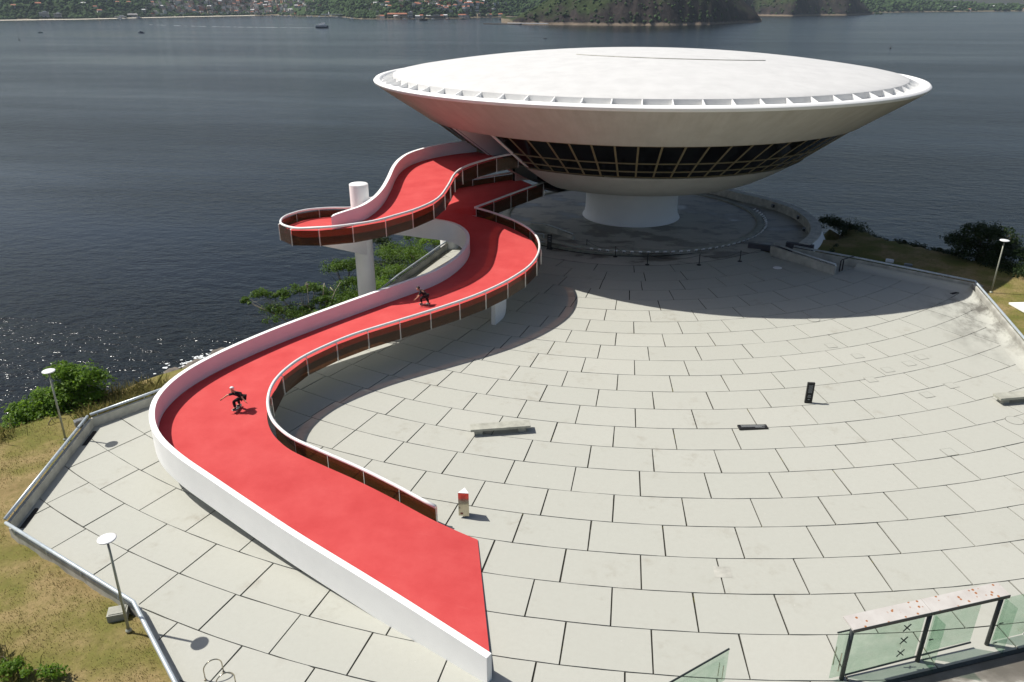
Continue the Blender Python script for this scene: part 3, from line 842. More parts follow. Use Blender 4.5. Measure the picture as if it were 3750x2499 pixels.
# stained outer basin on the seaward right with its thick wall and buttress
OW = [(6.5, 13.2), (9.3, 10.8), (11.53, 8.21), (13.5, 6.2), (15.04, 4.12), (16.1, 1.9), (16.64, -0.5), (16.8, -2.9), (16.62, -5.21), (16.2, -7.0), (15.61, -8.59), (14.6, -10.6)]
OWc = catmull(OW, 3)
fan = MB(); fan.add([(13.5 * math.sin(a), -13.5 * math.cos(a), -0.07) for a in np.linspace(R(52), R(155), len(OWc))][::-1] + [(x, y, -0.07) for x, y in OWc], [(i, i + 1, len(OWc) + i + 1, len(OWc) + i) for i in range(len(OWc) - 1)])
terrace = empty('basin_terrace', (15, 0, 0), 'curved concrete retaining wall of the stained outer basin on the seaward side', 'retaining wall')
fan.build('basin_floor', MT['pool'], terrace)
def strip_wall(path, th, z0, z1, name, mat, parent, smooth=True, side=1):
    P = np.array(path, float)[:, :2]; n = len(P)
    Z0 = z0 if isinstance(z0, (list, np.ndarray)) else [z0] * n; Z1 = z1 if isinstance(z1, (list, np.ndarray)) else [z1] * n
    mb = MB(); vs = []
    for i in range(n):
        t_ = P[min(i + 1, n - 1)] - P[max(i - 1, 0)]; t_ /= np.linalg.norm(t_); nn = np.array([-t_[1], t_[0]]) * side
        q = P[i] + nn * th
        vs += [(P[i][0], P[i][1], Z0[i]), (P[i][0], P[i][1], Z1[i]), (q[0], q[1], Z1[i]), (q[0], q[1], Z0[i])]
    fs = []
    for i in range(n - 1):
        for j in range(4): fs.append((4 * i + j, 4 * i + (j + 1) % 4, 4 * i + 4 + (j + 1) % 4, 4 * i + 4 + j))
    fs += [(3, 2, 1, 0), tuple(4 * (n - 1) + j for j in range(4))]
    mb.add(vs, fs)
    return mb.build(name, mat, parent, smooth=smooth, auto=35 if smooth else None)
strip_wall(OWc, 0.95, -0.3, 0.78, 'wall', MT['kerbstone'], terrace)
# sloping pale buttress face outside the wall
bt = []; n = len(OWc)
for i in range(n):
    x, y = OWc[i]; l = math.hypot(x, y); bt.append((x + x / l * 0.93, y + y / l * 0.93, 0.70))
for i in range(n):
    x, y = OWc[i]; l = math.hypot(x, y); e = 2.9; bt.append((x + x / l * e, y + y / l * e, -3.2))
MB().add(bt, [(i, n + i, n + i + 1, i + 1) for i in range(n - 1)]).build('buttress_face', MT['white'], terrace, smooth=True)
MB().box((17.9, -6.3, -0.45), (0.5, 0.7, 0.5), R(40)).build('vent_hole', MT['dark'], terrace)
for i, (x, y) in enumerate(((14.6, 4.0), (16.35, -0.4), (16.1, -5.0))):
    root = empty('wall_floodlight', (x, y, 0.45), ('dark box floodlight on the basin wall, farthest of three', 'dark box floodlight on the basin wall, middle of three', 'dark box floodlight on the basin wall, nearest of three')[i], 'floodlight', 'box floodlights inside the basin wall')
    a = math.atan2(y, x)
    MB().box((x, y, 0.48), (0.22, 0.45, 0.28), a).build('housing', MT['black'], root)
    MB().box((x - 0.13 * math.cos(a), y - 0.13 * math.sin(a), 0.50), (0.03, 0.38, 0.22), a).build('lens', MT['grey'], root)

# ------------------------------------------------------------------ red access ramp
PAIRS = [((-3.76, -59.14), (-5.70, -51.91), -1.33), ((-8.0, -56.95), (-7.7, -51.3), -1.02), ((-12.2, -54.85), (-9.83, -50.36), -.74), ((-14.8, -53.5), (-11.87, -49.5), -.52),
 ((-17.6, -52.0), (-13.85, -48.83), -.28), ((-19.7, -50.85), (-15.6, -48.15), -.10), ((-21.4, -49.65), (-16.75, -47.35), .04), ((-22.6, -48.3), (-17.45, -46.55), .14), ((-23.4, -46.75), (-17.95, -45.7), .23),
 ((-23.66, -45.2), (-18.28, -44.9), .32), ((-23.5, -43.6), (-18.48, -44.1), .42), ((-22.95, -41.9), (-18.53, -43.3), .52), ((-22.1, -40.2), (-18.4, -42.3), .64), ((-21.0, -38.4), (-18.0, -41.1), .78),
 ((-19.75, -36.7), (-17.15, -39.7), .94), ((-18.4, -35.05), (-15.95, -38.2), 1.12), ((-17.3, -33.8), (-14.4, -36.75), 1.28), ((-16.0, -32.3), (-12.76, -35.3), 1.45), ((-14.5, -30.6), (-11.1, -33.8), 1.64),
 ((-13.3, -29.2), (-9.67, -32.3), 1.81), ((-12.5, -27.7), (-8.4, -30.55), 1.98), ((-12.0, -25.9), (-7.4, -28.7), 2.16), ((-11.85, -24.3), (-6.75, -26.9), 2.32), ((-11.95, -23.0), (-6.5, -24.8), 2.5),
 ((-12.25, -22.0), (-6.72, -22.6), 2.68), ((-12.7, -21.45), (-7.4, -20.7), 2.88), ((-13.2, -21.2), (-8.66, -19.0), 3.08), ((-13.8, -21.2), (-10.4, -17.55), 3.28), ((-14.6, -21.5), (-12.96, -16.12), 3.5),
 ((-15.8, -22.0), (-17.4, -14.6), 3.75), ((-17.0, -22.6), (-19.3, -17.4), 4.05), ((-18.3, -23.5), (-20.5, -20.2), 4.4), ((-19.3, -24.6), (-21.4, -22.36), 4.72), ((-20.0, -25.8), (-22.8, -23.5), 4.92),
 ((-20.4, -27.0), (-23.9, -25.0), 5.1), ((-20.5, -28.1), (-24.3, -26.9), 5.25), ((-20.45, -29.0), (-24.1, -28.7), 5.4), ((-20.25, -29.6), (-23.3, -30.5), 5.52), ((-19.98, -29.95), (-21.79, -31.76), 5.65),
 ((-19.6, -29.7), (-20.35, -32.01), 5.80), ((-19.0, -29.1), (-18.75, -31.84), 5.93), ((-18.3, -28.5), (-16.76, -31.02), 6.1), ((-17.95, -27.6), (-15.55, -29.83), 6.24), ((-17.8, -26.3), (-14.33, -28.17), 6.39),
 ((-17.85, -24.6), (-13.55, -25.96), 6.57), ((-18.15, -22.2), (-13.55, -22.9), 6.8), ((-18.6, -19.4), (-13.72, -19.8), 7.05), ((-18.8, -16.9), (-13.35, -17.6), 7.2), ((-18.5, -14.8), (-12.3, -15.75), 7.36),
 ((-17.4, -12.7), (-11.2, -14.5), 7.5), ((-15.8, -10.9), (-10.1, -13.55), 7.58), ((-14.05, -9.45), (-9.75, -13.22), 7.6)]
PER = 4
Lp = catmull([(l[0], l[1], z) for l, r_, z in PAIRS], PER)
Rp = catmull([(r_[0], r_[1], z) for l, r_, z in PAIRS], PER)
Lp[:, 2] = np.maximum(Lp[:, 2], pz(Lp[:, 0], Lp[:, 1]) + 0.02); Rp[:, 2] = np.maximum(Rp[:, 2], pz(Rp[:, 0], Rp[:, 1]) + 0.02)
NS = len(Lp)
Rd = Rp.copy(); _d = Lp[:, :2] - Rp[:, :2]; Rd[:, :2] += _d / np.linalg.norm(_d, axis=1)[:, None] * 0.11
ramp_o = empty('access_ramp', (-5, -55, pz(-5, -55)), 'long winding ramp with red walking surface and white parapet wall', 'ramp')
SPLIT = PER * 28                             # station of the fork to the lower entrance
carpet = MB(); slab = MB()
TH = 0.42
for seg in ((0, NS),):
    vs = []; vb = []
    for i in range(NS):
        for c in range(5):
            f_ = c / 4.0; q = Lp[i] * (1 - f_) + Rd[i] * f_
            vs.append((q[0], q[1], q[2] + 0.03))
    carpet.add(vs, [(i * 5 + c, i * 5 + c + 1, i * 5 + c + 6, i * 5 + c + 5) for i in range(NS - 1) for c in range(4)])
    for i in range(NS):
        l, r_ = Lp[i], Rd[i]; th = min(TH, max(0.02, l[2] - pz(l[0], l[1])))
        vb += [(l[0], l[1], l[2]), (r_[0], r_[1], r_[2]), (r_[0], r_[1], r_[2] - th), (l[0], l[1], l[2] - th)]
    slab.add(vb, [(4 * i + j, 4 * i + (j + 1) % 4, 4 * i + 4 + (j + 1) % 4, 4 * i + 4 + j) for i in range(NS - 1) for j in range(4)])
carpet.build('walking_surface', MT['carpet'], ramp_o, smooth=True)
slab.build('deck_slab', MT['white'], ramp_o)
# platform to the lower entrance
pf = [(-12.9, -16.1, 3.5), (-7.75, -9.9, 4.46), (-10.9, -5.3, 4.42), (-16.9, -8.5, 3.9), (-17.6, -14.3, 3.77), (-15.6, -15.8, 3.62)]
MB().add([(x, y, z + 0.016) for x, y, z in pf], [tuple(range(6))]).build('platform_surface', MT['carpet'], ramp_o)
pb = MB(); pb.add([(x, y, z) for x, y, z in pf] + [(x, y, z - TH) for x, y, z in pf], [tuple(range(5, -1, -1))[::-1], tuple(range(11, 5, -1))] + [(i, 6 + i, 6 + (i + 1) % 6, (i + 1) % 6) for i in range(6)])
pb.build('platform_slab', MT['white'], ramp_o)
# parapet wall on the left-hand side, in two runs (the hairpin tip stays open)
def left_wall(i0, i1, h, drop, name):
    P = Lp[i0:i1 + 1]
    z0 = [max(p[2] - drop, pz(p[0], p[1]) - 0.05 if p[2] - pz(p[0], p[1]) < 1.2 else -99) for p in P]
    strip_wall(P, 0.27, np.array(z0), P[:, 2] + h, name, MT['white'], ramp_o, side=1)
left_wall(0, PER * 32, 1.05, 0.55, 'parapet_wall')
left_wall(PER * 38, NS - 1, 1.05, 0.55, 'parapet_wall')
# handrail, bronze panels, posts
RH = 0.70
def railing(path, closed=False, r_=0.085, first_post=True):
    P = np.array(path); s = np.r_[0, np.cumsum(np.linalg.norm(np.diff(P[:, :2], axis=0), axis=1))]
    # rail runs a little inside the panel line
    C = []
    for i in range(len(P)):
        t_ = P[min(i + 1, len(P) - 1)][:2] - P[max(i - 1, 0)][:2]; t_ /= np.linalg.norm(t_)
        nn = np.array([t_[1], -t_[0]])           # to the right of travel = outside
        C.append((P[i][0] + nn[0] * 0.02, P[i][1] + nn[1] * 0.02, P[i][2] + RH))
    rail_ob = MB().tube(C, r_, 10).build('handrail', MT['rail'], ramp_o, smooth=True)
    nb = max(1, round(s[-1] / 2.12)); S = np.linspace(0.05, s[-1] - 0.05, nb + 1)
    def at(q):
        p = np.array([np.interp(q, s, P[:, k]) for k in range(3)])
        a = np.array([np.interp(max(q - .15, 0), s, P[:, k]) for k in range(2)]); b = np.array([np.interp(min(q + .15, s[-1]), s, P[:, k]) for k in range(2)])
        t_ = (b - a) / max(np.linalg.norm(b - a), 1e-6); return p, np.array([t_[1], -t_[0]])
    for j in range(nb + 1):
        p, nn = at(S[j]); g = pz(p[0], p[1])
        zb = max(p[2] - 0.52, g + 0.04) if p[2] - g < 1.4 else p[2] - 0.52
        o1 = (p[0] + nn[0] * 0.17, p[1] + nn[1] * 0.17); o2 = (p[0] + nn[0] * 0.03, p[1] + nn[1] * 0.03)
        MB().tube([(o2[0], o2[1], p[2] + RH - 0.03), (o1[0], o1[1], p[2] + RH - 0.11), (o1[0], o1[1], p[2] + RH - 0.2), (o1[0], o1[1], zb)], 0.028, 5).build('railing_post', MT['post'], rail_ob)
    for j in range(nb):
        ends = []
        for q in (S[j] + 0.03, S[j + 1] - 0.03):
            p, nn = at(q); g = pz(p[0], p[1])
            zb = max(p[2] - 0.50, g + 0.05) if p[2] - g < 1.4 else p[2] - 0.50
            x, y = p[0] + nn[0] * 0.13, p[1] + nn[1] * 0.13
            ends.append((x, y, p[2] + RH - 0.17, zb))
        (x0, y0, t0, b0), (x1, y1, t1, b1) = ends
        d = Vector((y1 - y0, -(x1 - x0), 0)).normalized() * 0.012
        MB().hexa([(x0, y0, b0), (x1, y1, b1), (x1 + d.x, y1 + d.y, b1), (x0 + d.x, y0 + d.y, b0), (x0, y0, t0), (x1, y1, t1), (x1 + d.x, y1 + d.y, t1), (x0 + d.x, y0 + d.y, t0)]).build('railing_panel', MT['bronze'], ramp_o)
railing(Rp[PER * 1:SPLIT + 1])
railing([(-12.96, -16.12, 3.52), (-11.7, -14.6, 3.78), (-10.4, -13.05, 4.05), (-9.1, -11.5, 4.3), (-7.95, -10.1, 4.5)])
north = [(-11.0, -5.4, 4.42), (-13.9, -6.9, 4.15), (-16.6, -8.4, 3.92), (-17.35, -10.5, 3.85), (-17.6, -12.6, 3.8)]
railing(list(map(tuple, north)) + [tuple(p) for p in Rp[PER * 29 + 2:]])
# columns
def ground(x, y): return float(land_z(np.array([x]), np.array([y]))[0])
cx, cy = -19.55, -25.35
MB().lathe([(0.68, -9.0), (0.68, 7.95), (0.62, 8.0), (0.01, 8.0)], 40, c=(cx, cy, 0)).build('support_column', MT['white'], ramp_o, smooth=True, auto=40)
# cantilever bracket below the hairpin and lug tying the column to the upper wall
def bracket(p0, p1, w, zt0, zt1, zb0, zb1, name):
    d = Vector((p1[0] - p0[0], p1[1] - p0[1], 0)).normalized(); n_ = Vector((-d.y, d.x, 0)) * w / 2
    MB().hexa([(p0[0] - n_.x, p0[1] - n_.y, zb0), (p1[0] - n_.x, p1[1] - n_.y, zb1), (p1[0] + n_.x, p1[1] + n_.y, zb1), (p0[0] + n_.x, p0[1] + n_.y, zb0),
               (p0[0] - n_.x, p0[1] - n_.y, zt0), (p1[0] - n_.x, p1[1] - n_.y, zt1), (p1[0] + n_.x, p1[1] + n_.y, zt1), (p0[0] + n_.x, p0[1] + n_.y, zt0)]).build(name, MT['white'], ramp_o)
bracket((cx, cy), (-21.35, -29.9), 1.2, 4.62, 5.0, 2.65, 4.72, 'column_bracket')
bracket((cx, cy), (-17.3, -25.6), 1.1, 6.05, 6.12, 4.9, 5.9, 'column_bracket')
bracket((cx, cy), (-17.9, -25.2), 1.34, 6.7, 7.1, 5.6, 5.8, 'column_lug')
# pier plate under the lower curve, tapering with a rounded back edge
dx, dy = 0.26, 0.966
def pier(c, d, L_, zt, zb, w):
    prof = [(0.06, zt), (0.0, zb), (0.18, zb - 0.0), (L_ - 0.6, zb), (L_ - 0.18, zb + 0.22), (L_, zb + 0.7), (L_ + 0.05, zt)]
    n = len(prof); vs = []
    for s_ in (-w / 2, w / 2):
        for u, z in prof: vs.append((c[0] + d[0] * u - d[1] * s_, c[1] + d[1] * u + d[0] * s_, z))
    MB().add(vs, [tuple(range(n)), tuple(range(2 * n - 1, n - 1, -1))] + [(i, n + i, n + (i + 1) % n, (i + 1) % n) for i in range(n)]).build('support_pier', MT['white'], ramp_o)
pier((-9.1, -29.0), (dx, dy), 1.85, 1.75, pz(-9, -29), 0.32)
MB().lathe([(0.85, -2.5), (0.85, 3.35), (0.01, 3.36)], 32, c=(-16.3, -11.6, 0)).build('support_column', MT['white'], ramp_o, smooth=True, auto=40)

# ------------------------------------------------------------------ parapets round the plaza
def parapet(name, pts, label, wall_h=0.55, rail_h=0.72, side=1, th=0.16, tops=None, rail_out=0.04, posts=2.6):
    root = empty(name, (pts[0][0], pts[0][1], pz(*pts[0])), label, 'parapet')
    P = []
    for i in range(len(pts) - 1):
        a, b = np.array(pts[i]), np.array(pts[i + 1]); k = max(1, int(np.linalg.norm(b - a) / 4))
        P += [tuple(a + (b - a) * j / k) for j in range(k)]
    P.append(tuple(pts[-1])); P = np.array(P, float)
    strip_wall(P, th, pz(P[:, 0], P[:, 1]) - 0.45, pz(P[:, 0], P[:, 1]) + wall_h, 'wall', MT['parapet'], root, smooth=False, side=side)
    C = []
    for i in range(len(P)):
        t_ = P[min(i + 1, len(P) - 1)] - P[max(i - 1, 0)]; t_ /= np.linalg.norm(t_); nn = np.array([-t_[1], t_[0]]) * side
        q = P[i] + nn * (th + rail_out); C.append((q[0], q[1], pz(*q) + rail_h))
    rail_ob = MB().tube(C, 0.078, 10).build('handrail', MT['galv'], root, smooth=True)
    s = 0.6
    L_ = [0] + list(np.cumsum([np.linalg.norm(np.array(C[i + 1]) - np.array(C[i])) for i in range(len(C) - 1)]))
    while s < L_[-1]:
        q = [np.interp(s, L_, [c[k] for c in C]) for k in range(3)]
        MB().tube([(q[0], q[1], q[2] - 0.03), (q[0], q[1], q[2] - rail_h + wall_h - 0.12)], 0.022, 6).build('rail_bracket', MT['galv'], rail_ob); s += posts
    return root
parapet('seaward_parapet', [(-15.4, -8.2), (-18.05, -21.4), (-19.4, -30.5), (-26.5, -41.75), (-28.9, -45.05)], 'seaward concrete parapet with tube rail beside the big column', side=-1)
parapet('left_parapet', [(-28.9, -45.05), (-26.65, -53.9)], 'shaded parapet with pale tube rail beside the left lamp and trees', side=-1)
parapet('lawn_parapet', [(-26.65, -53.9), (-17.9, -57.72), (-13.9, -61.3), (-6.0, -69.0)], 'low kerb parapet with white tube rail along the dry lawn', wall_h=0.30, rail_h=0.62, side=-1)
parapet('right_parapet', [(24.35, -33.5), (25.45, -19.6), (18.4, -14.75), (13.9, -11.9)], 'long right-hand concrete parapet with galvanised rail beside the dark trees', side=-1, wall_h=0.6)
# coved foot blending the paving into the right parapet
cv = MB(); vs = []
Pc = [(24.22, -33.5), (25.25, -19.75), (18.4, -15.0)]
for i, (a, b) in enumerate(((Pc[0], Pc[1]), (Pc[1], Pc[2]))):
    d = Vector((b[0] - a[0], b[1] - a[1], 0)).normalized(); nn = Vector((-d.y, d.x, 0))
    V = []
    for q in (a, b):
        for k in range(6):
            th = k / 5 * math.pi / 2; off = 0.75 * (1 - math.sin(th)); zz = 0.42 * (1 - math.cos(th))
            x, y = q[0] + nn.x * off, q[1] + nn.y * off; V.append((x, y, pz(x, y) + zz + 0.012))
    cv.add(V, [(k, k + 6, k + 7, k + 1) for k in range(5)])
o = cv.build('coved_foot', MT['paving'], None, smooth=True); o.parent = bpy.data.objects['right_parapet']; o.matrix_parent_inverse = parent_inv(o.parent)
for x, y, a, nm in ((24.45, -20.0, R(33.6), 'dark slot drain at the foot of the right parapet corner'), (-28.38, -46.15, R(-75.7), 'dark slot drain in the shade of the left parapet corner'), (-26.63, -52.9, R(-75.7), 'dark slot drain at the far left parapet corner by the lawn')):
    r_ = empty('slot_drain', (x, y, pz(x, y)), nm, 'drain')
    MB().box((x, y, pz(x, y) + 0.004), (1.5, 0.24, 0.02), a).build('opening', MT['dark'], r_)
# stair head on the right: short wall with rail, dark stair well, black hoop barrier
sw = empty('stair_wall', (14.3, -14.2, 0), 'short sloping concrete wall with pale rail beside the stair opening on the right', 'stair wall')
Ps = np.array([(12.05, -11.9), (13.3, -13.4), (14.8, -15.1), (16.3, -16.85)])
strip_wall(Ps, 0.2, pz(Ps[:, 0], Ps[:, 1]) - 1.6, pz(Ps[:, 0], Ps[:, 1]) + np.array([0.75, 0.72, 0.72, 0.68]), 'wall', MT['parapet'], sw, smooth=False, side=1)
MB().tube([(12.35, -11.75, pz(12.3, -11.8) + 0.92), (14.2, -14.0, 0.85), (16.38, -16.5, 0.80), (16.42, -16.6, 0.62)], 0.075, 8).build('handrail', MT['galv'], sw, smooth=True)
st = empty('stairway', (16.5, -13.5, -1), 'dark sunken stair flight between the stair wall and the right parapet', 'stairs')
for k in range(9):
    u = k * 0.42; x, y = 17.5 - u * 0.62, -15.6 + u * 0.76
    MB().box((x, y, 0.0 - 0.19 * (k + 1)), (2.3, 0.46, 0.2), R(39) + R(90) * 0).build('step', MT['parapet'], st)
MB().box((13.7, -11.2, -1.1), (4.6, 3.4, 0.1), R(39)).build('landing', MT['joint'], st)
MB().tube([(16.9, -15.95, 0.02), (16.9, -15.95, 0.95), (17.0, -15.87, 1.02), (18.1, -14.9, 1.06)], 0.05, 6).build('hoop_barrier', MT['black'], st)
MB().tube([(17.15, -15.75, 0.02), (17.15, -15.75, 0.95)], 0.05, 6).build('hoop_barrier', MT['black'], st)
cp = empty('basin_coping', (13.6, -9.8, 0), 'dark slate coping block between basin and stair opening', 'coping')
MB().hexa([(10.4, -10.3, -0.05), (13.6, -11.2, -0.05), (13.7, -10.8, -0.05), (10.5, -9.9, -0.05), (10.4, -10.3, 0.42), (13.6, -11.2, 0.42), (13.7, -10.8, 0.42), (10.5, -9.9, 0.42)]).build('coping_strip', MT['slate'], cp)
MB().box((14.7, -10.7, 0.35), (2.3, 0.5, 0.75), R(-18)).build('coping_block', MT['slate'], cp)
# left stair wall near the pool with its rail and the hoop barrier behind the ramp curve
lw = empty('pool_stair_wall', (-6.5, -8.5, 0), 'curved low wall with pale rail left of the pedestal beside the pool', 'stair wall')
Pl = catmull([(-9.4, -7.3), (-7.9, -7.45), (-6.5, -8.6), (-5.1, -9.9)], 4)
strip_wall(Pl, 0.18, np.full(len(Pl), -1.2), np.linspace(0.55, 0.36, len(Pl)), 'wall', MT['parapet'], lw, side=1)
MB().tube([(x, y, z + 0.13) for (x, y), z in zip(Pl, np.linspace(0.62, 0.42, len(Pl)))], 0.05, 8).build('handrail', MT['galv'], lw, smooth=True)
hb = empty('hoop_rail', (-8.2, -10.5, -0.4), 'bent galvanised tube rail under the ramp curve near the black board', 'rail')
MB().tube([(-9.6, -10.6, 0.45), (-7.9, -10.2, 0.55), (-7.75, -10.2, 0.45), (-7.75, -10.2, -0.38)], 0.04, 6).build('upper_tube', MT['galv'], hb, smooth=True)
MB().tube([(-9.8, -10.9, 0.25), (-7.5, -11.0, -0.05), (-9.4, -11.6, -0.1)], 0.05, 6).build('lower_tube', MT['galv'], hb, smooth=True)
bd = empty('info_board', (-7.05, -11.8, -0.42), 'tall black information board in the shade under the ramp curve', 'sign board')
MB().box((-7.05, -11.8, 0.28), (0.42, 0.07, 1.3), R(-8), Matrix.Rotation(R(-6), 3, 'X')).build('panel', MT['black'], bd)
MB().box((-7.05, -11.75, -0.40), (0.5, 0.4, 0.05), R(-8)).build('foot', MT['black'], bd)
for k in range(3): MB().box((-7.04, -11.87 - 0.012 * k, 0.75 - k * 0.2), (0.2, 0.01, 0.035), R(-8)).build('lettering', MT['print'], bd)

# ------------------------------------------------------------------ street furniture
def stanchion(x, y, label):
    z = pz(x, y); r_ = empty('stanchion', (x, y, z), label, 'stanchion', 'rope barrier stanchions at the pool')
    MB().lathe([(0.01, 0.05), (0.17, 0.04), (0.20, 0.0)], 18, c=(x, y, z + 0.01)).build('base', MT['black'], r_, smooth=True)
    MB().tube([(x, y, z), (x, y, z + 0.93)], 0.038, 10).build('post', MT['black'], r_, smooth=True)
    MB().lathe([(0.045, 0), (0.05, 0.03), (0.03, 0.06), (0.01, 0.065)], 10, c=(x, y, z + 0.90)).build('cap', MT['black'], r_, smooth=True)
SP = [(-3.71, -11.68), (-1.1, -13.52), (1.64, -15.4), (5.91, -15.17), (9.34, -14.0)]
for i, (x, y) in enumerate(SP):
    stanchion(x, y, ('black rope stanchion nearest the pool stair wall, first from the left', 'black rope stanchion at the pool, second from the left', 'black rope stanchion in front of the pedestal, middle of five', 'black rope stanchion at the pool, second from the right', 'black rope stanchion nearest the right stair wall, last on the right')[i])
ends = SP + [(12.2, -12.2)]
for i in range(len(ends) - 1):
    a, b = ends[i], ends[i + 1]; pts = []
    for k in range(13):
        u = k / 12; x, y = a[0] + (b[0] - a[0]) * u, a[1] + (b[1] - a[1]) * u
        pts.append((x, y, pz(x, y) + 0.86 - 0.34 * (1 - (2 * u - 1) ** 2)))
    o = MB().tube(pts, 0.014, 5).build('barrier_rope', MT['black'])
    tag(o, 'thin sagging black rope %s' % ('between the two leftmost stanchions', 'between the second and middle stanchions', 'in front of the pedestal between the middle stanchions', 'between the two rightmost stanchions', 'from the last stanchion to the right stair wall')[i], 'rope', 'barrier ropes at the pool')

def bench(x, y, a, L_, label):
    r_ = empty('bench', (x, y, pz(x, y)), label, 'bench', 'concrete slab benches on the plaza')
    z = pz(x, y)
    mb = MB(); ca, sa = math.cos(a), math.sin(a)
    sl = PA * ca + PB * sa
    T = lambda u, v, w: (x + u * ca - v * sa, y + u * sa + v * ca, z + u * sl + w)
    h = L_ / 2
    mb.hexa([T(-h, -.32, .29), T(h, -.32, .29), T(h, .32, .29), T(-h, .32, .29), T(-h, -.33, .43), T(h, -.33, .43), T(h, .33, .43), T(-h, .33, .43)]); mb.build('seat_slab', MT['bench'], r_, bevel=0.012)
    for u in (-h * 0.72, h * 0.72):
        m2 = MB(); m2.hexa([T(u - .2, -.2, -.01), T(u + .2, -.2, -.01), T(u + .2, .2, -.01), T(u - .2, .2, -.01), T(u - .2, -.2, .29), T(u + .2, -.2, .29), T(u + .2, .2, .29), T(u - .2, .2, .29)]); m2.build('support_block', MT['bench'], r_)
bench(-6.2, -43.1, R(14), 3.2, 'long low concrete slab bench in the middle of the plaza')
bench(22.1, -36.75, R(15), 3.2, 'concrete slab bench cut by the right edge of the view')

# black pylon and black plaque
px_, py_ = 10.47, -38.2; z = pz(px_, py_)
pyl = empty('info_pylon', (px_, py_, z), 'upright black information pylon standing on the pale paving', 'sign')
MB().box((px_, py_, z + 0.63), (0.40, 0.13, 1.27), R(4)).build('body', MT['black'], pyl, bevel=0.012)
fpl = MB().box((px_ - 0.005, py_ - 0.068, z + 0.66), (0.31, 0.006, 1.10), R(4)).build('face_plate', MT['dark'], pyl)
for k in range(11):
    MB().box((px_ - 0.005, py_ - 0.073, z + 1.12 - 0.045 * k), (0.24 - 0.02 * (k % 3), 0.004, 0.012), R(4)).build('lettering', MT['print'], fpl)
for k, w in enumerate((0.16, 0.18, 0.10)):
    MB().box((px_ - 0.01, py_ - 0.073, z + (0.50, 0.40, 0.24)[k]), (w, 0.004, (0.02, 0.03, 0.035)[k]), R(4)).build('lettering', MT['print'], fpl)
qx, qy = 7.1, -41.28; z = pz(qx, qy)
plq = empty('floor_plaque', (qx, qy, z), 'flat black rectangular plaque with white print lying on the paving', 'plaque')
plt_ = MB().box((qx, qy, z + 0.05), (1.55, 0.40, 0.10), R(10.5)).build('plate', MT['black'], plq, bevel=0.01)
for k, w in enumerate((1.25, 1.3, 1.1, 0.5)):
    a = R(10.5); v = 0.12 - 0.075 * k; u = -0.62 + w / 2 if k < 3 else 0.35
    MB().box((qx + u * math.cos(a) - v * math.sin(a), qy + u * math.sin(a) + v * math.cos(a), z + 0.1015), (w, 0.022, 0.004), a).build('lettering', MT['print'], plt_)

# steel totem by the foot of the ramp: triangular prism on a ball foot
tx, ty = -6.60, -50.45; z = pz(tx, ty)
tot = empty('steel_totem', (tx, ty, z), 'three-sided brushed steel totem with white top beside the foot of the ramp', 'totem')
tri = [(-0.24, -0.10), (0.24, -0.13), (0.02, 0.30)]
def T3(u, v, w): a = R(6); return (tx + u * math.cos(a) - v * math.sin(a), ty + u * math.sin(a) + v * math.cos(a), z + w)
mb = MB(); mb.add([T3(u, v, .12) for u, v in tri] + [T3(u, v, 1.33) for u, v in tri], [(2, 1, 0), (0, 1, 4, 3), (1, 2, 5, 4), (2, 0, 3, 5)]); tb_ = mb.build('body', MT['steel'], tot)
MB().add([T3(u * 1.02, v * 1.02, 1.33) for u, v in tri] + [T3(u * 1.02, v * 1.02, 1.35) for u, v in tri], [(2, 1, 0), (3, 4, 5), (0, 1, 4, 3), (1, 2, 5, 4), (2, 0, 3, 5)]).build('top_plate', MT['lampwhite'], tot)
MB().hexa([T3(-.155, -.112, .20), T3(-.035, -.120, .20), T3(-.035, -.116, .20), T3(-.155, -.108, .20), T3(-.155, -.112, .29), T3(-.035, -.120, .29), T3(-.035, -.116, .29), T3(-.155, -.108, .29)]).build('logo_square', MT['maroon'], tb_)
MB().lathe([(0.005, -0.065), (0.05, -0.04), (0.065, 0), (0.05, 0.04), (0.005, 0.065)], 14, c=T3(0.02, -0.02, .065)).build('ball_foot', MT['steel'], tot, smooth=True)
for k in range(7):
    v = -0.1165 - 0.0
    MB().hexa([T3(-.10, -.1125, 1.20 - .05 * k), T3(.10, -.125, 1.20 - .05 * k), T3(.10, -.121, 1.20 - .05 * k), T3(-.10, -.1085, 1.20 - .05 * k), T3(-.10, -.1125, 1.21 - .05 * k), T3(.10, -.125, 1.21 - .05 * k), T3(.10, -.121, 1.21 - .05 * k), T3(-.10, -.1085, 1.21 - .05 * k)]).build('lettering', MT['maroon'], tb_)

# disc lamps
def lamp(x, y, z, h, lean, label):
    r_ = empty('disc_lamp', (x, y, z), label, 'street lamp', 'disc lamps round the plaza')
    tp = (x + lean[0] * h, y + lean[1] * h, z + h)
    po = MB().tube([(x, y, z - 0.1), tp], [0.06, 0.042], 10).build('pole', MT['pole'], r_, smooth=True)
    MB().lathe([(0.01, 0), (0.12, 0), (0.12, 0.05), (0.07, 0.12)], 12, c=(x, y, z - 0.02)).build('base_flange', MT['pole'], po)
    dsk = MB().lathe([(0.315, -0.02), (0.325, 0.012), (0.295, 0.03), (0.01, 0.045)], 36, c=tp).build('disc', MT['lampwhite'], r_, smooth=True)
    MB().lathe([(0.02, -0.07), (0.20, -0.04), (0.315, -0.02)], 36, c=tp).build('underside', MT['maroon'], dsk, smooth=True)
lamp(-17.9, -58.6, pz(-17.9, -58.6) - 0.1, 4.3, (0.02, 0.0), 'tall disc lamp on the dry lawn in the lower left corner')
lamp(-29.8, -46.25, pz(-29.8, -46.25) - 0.1, 4.15, (0.02, 0.0), 'tall disc lamp in front of the bright green trees on the left')
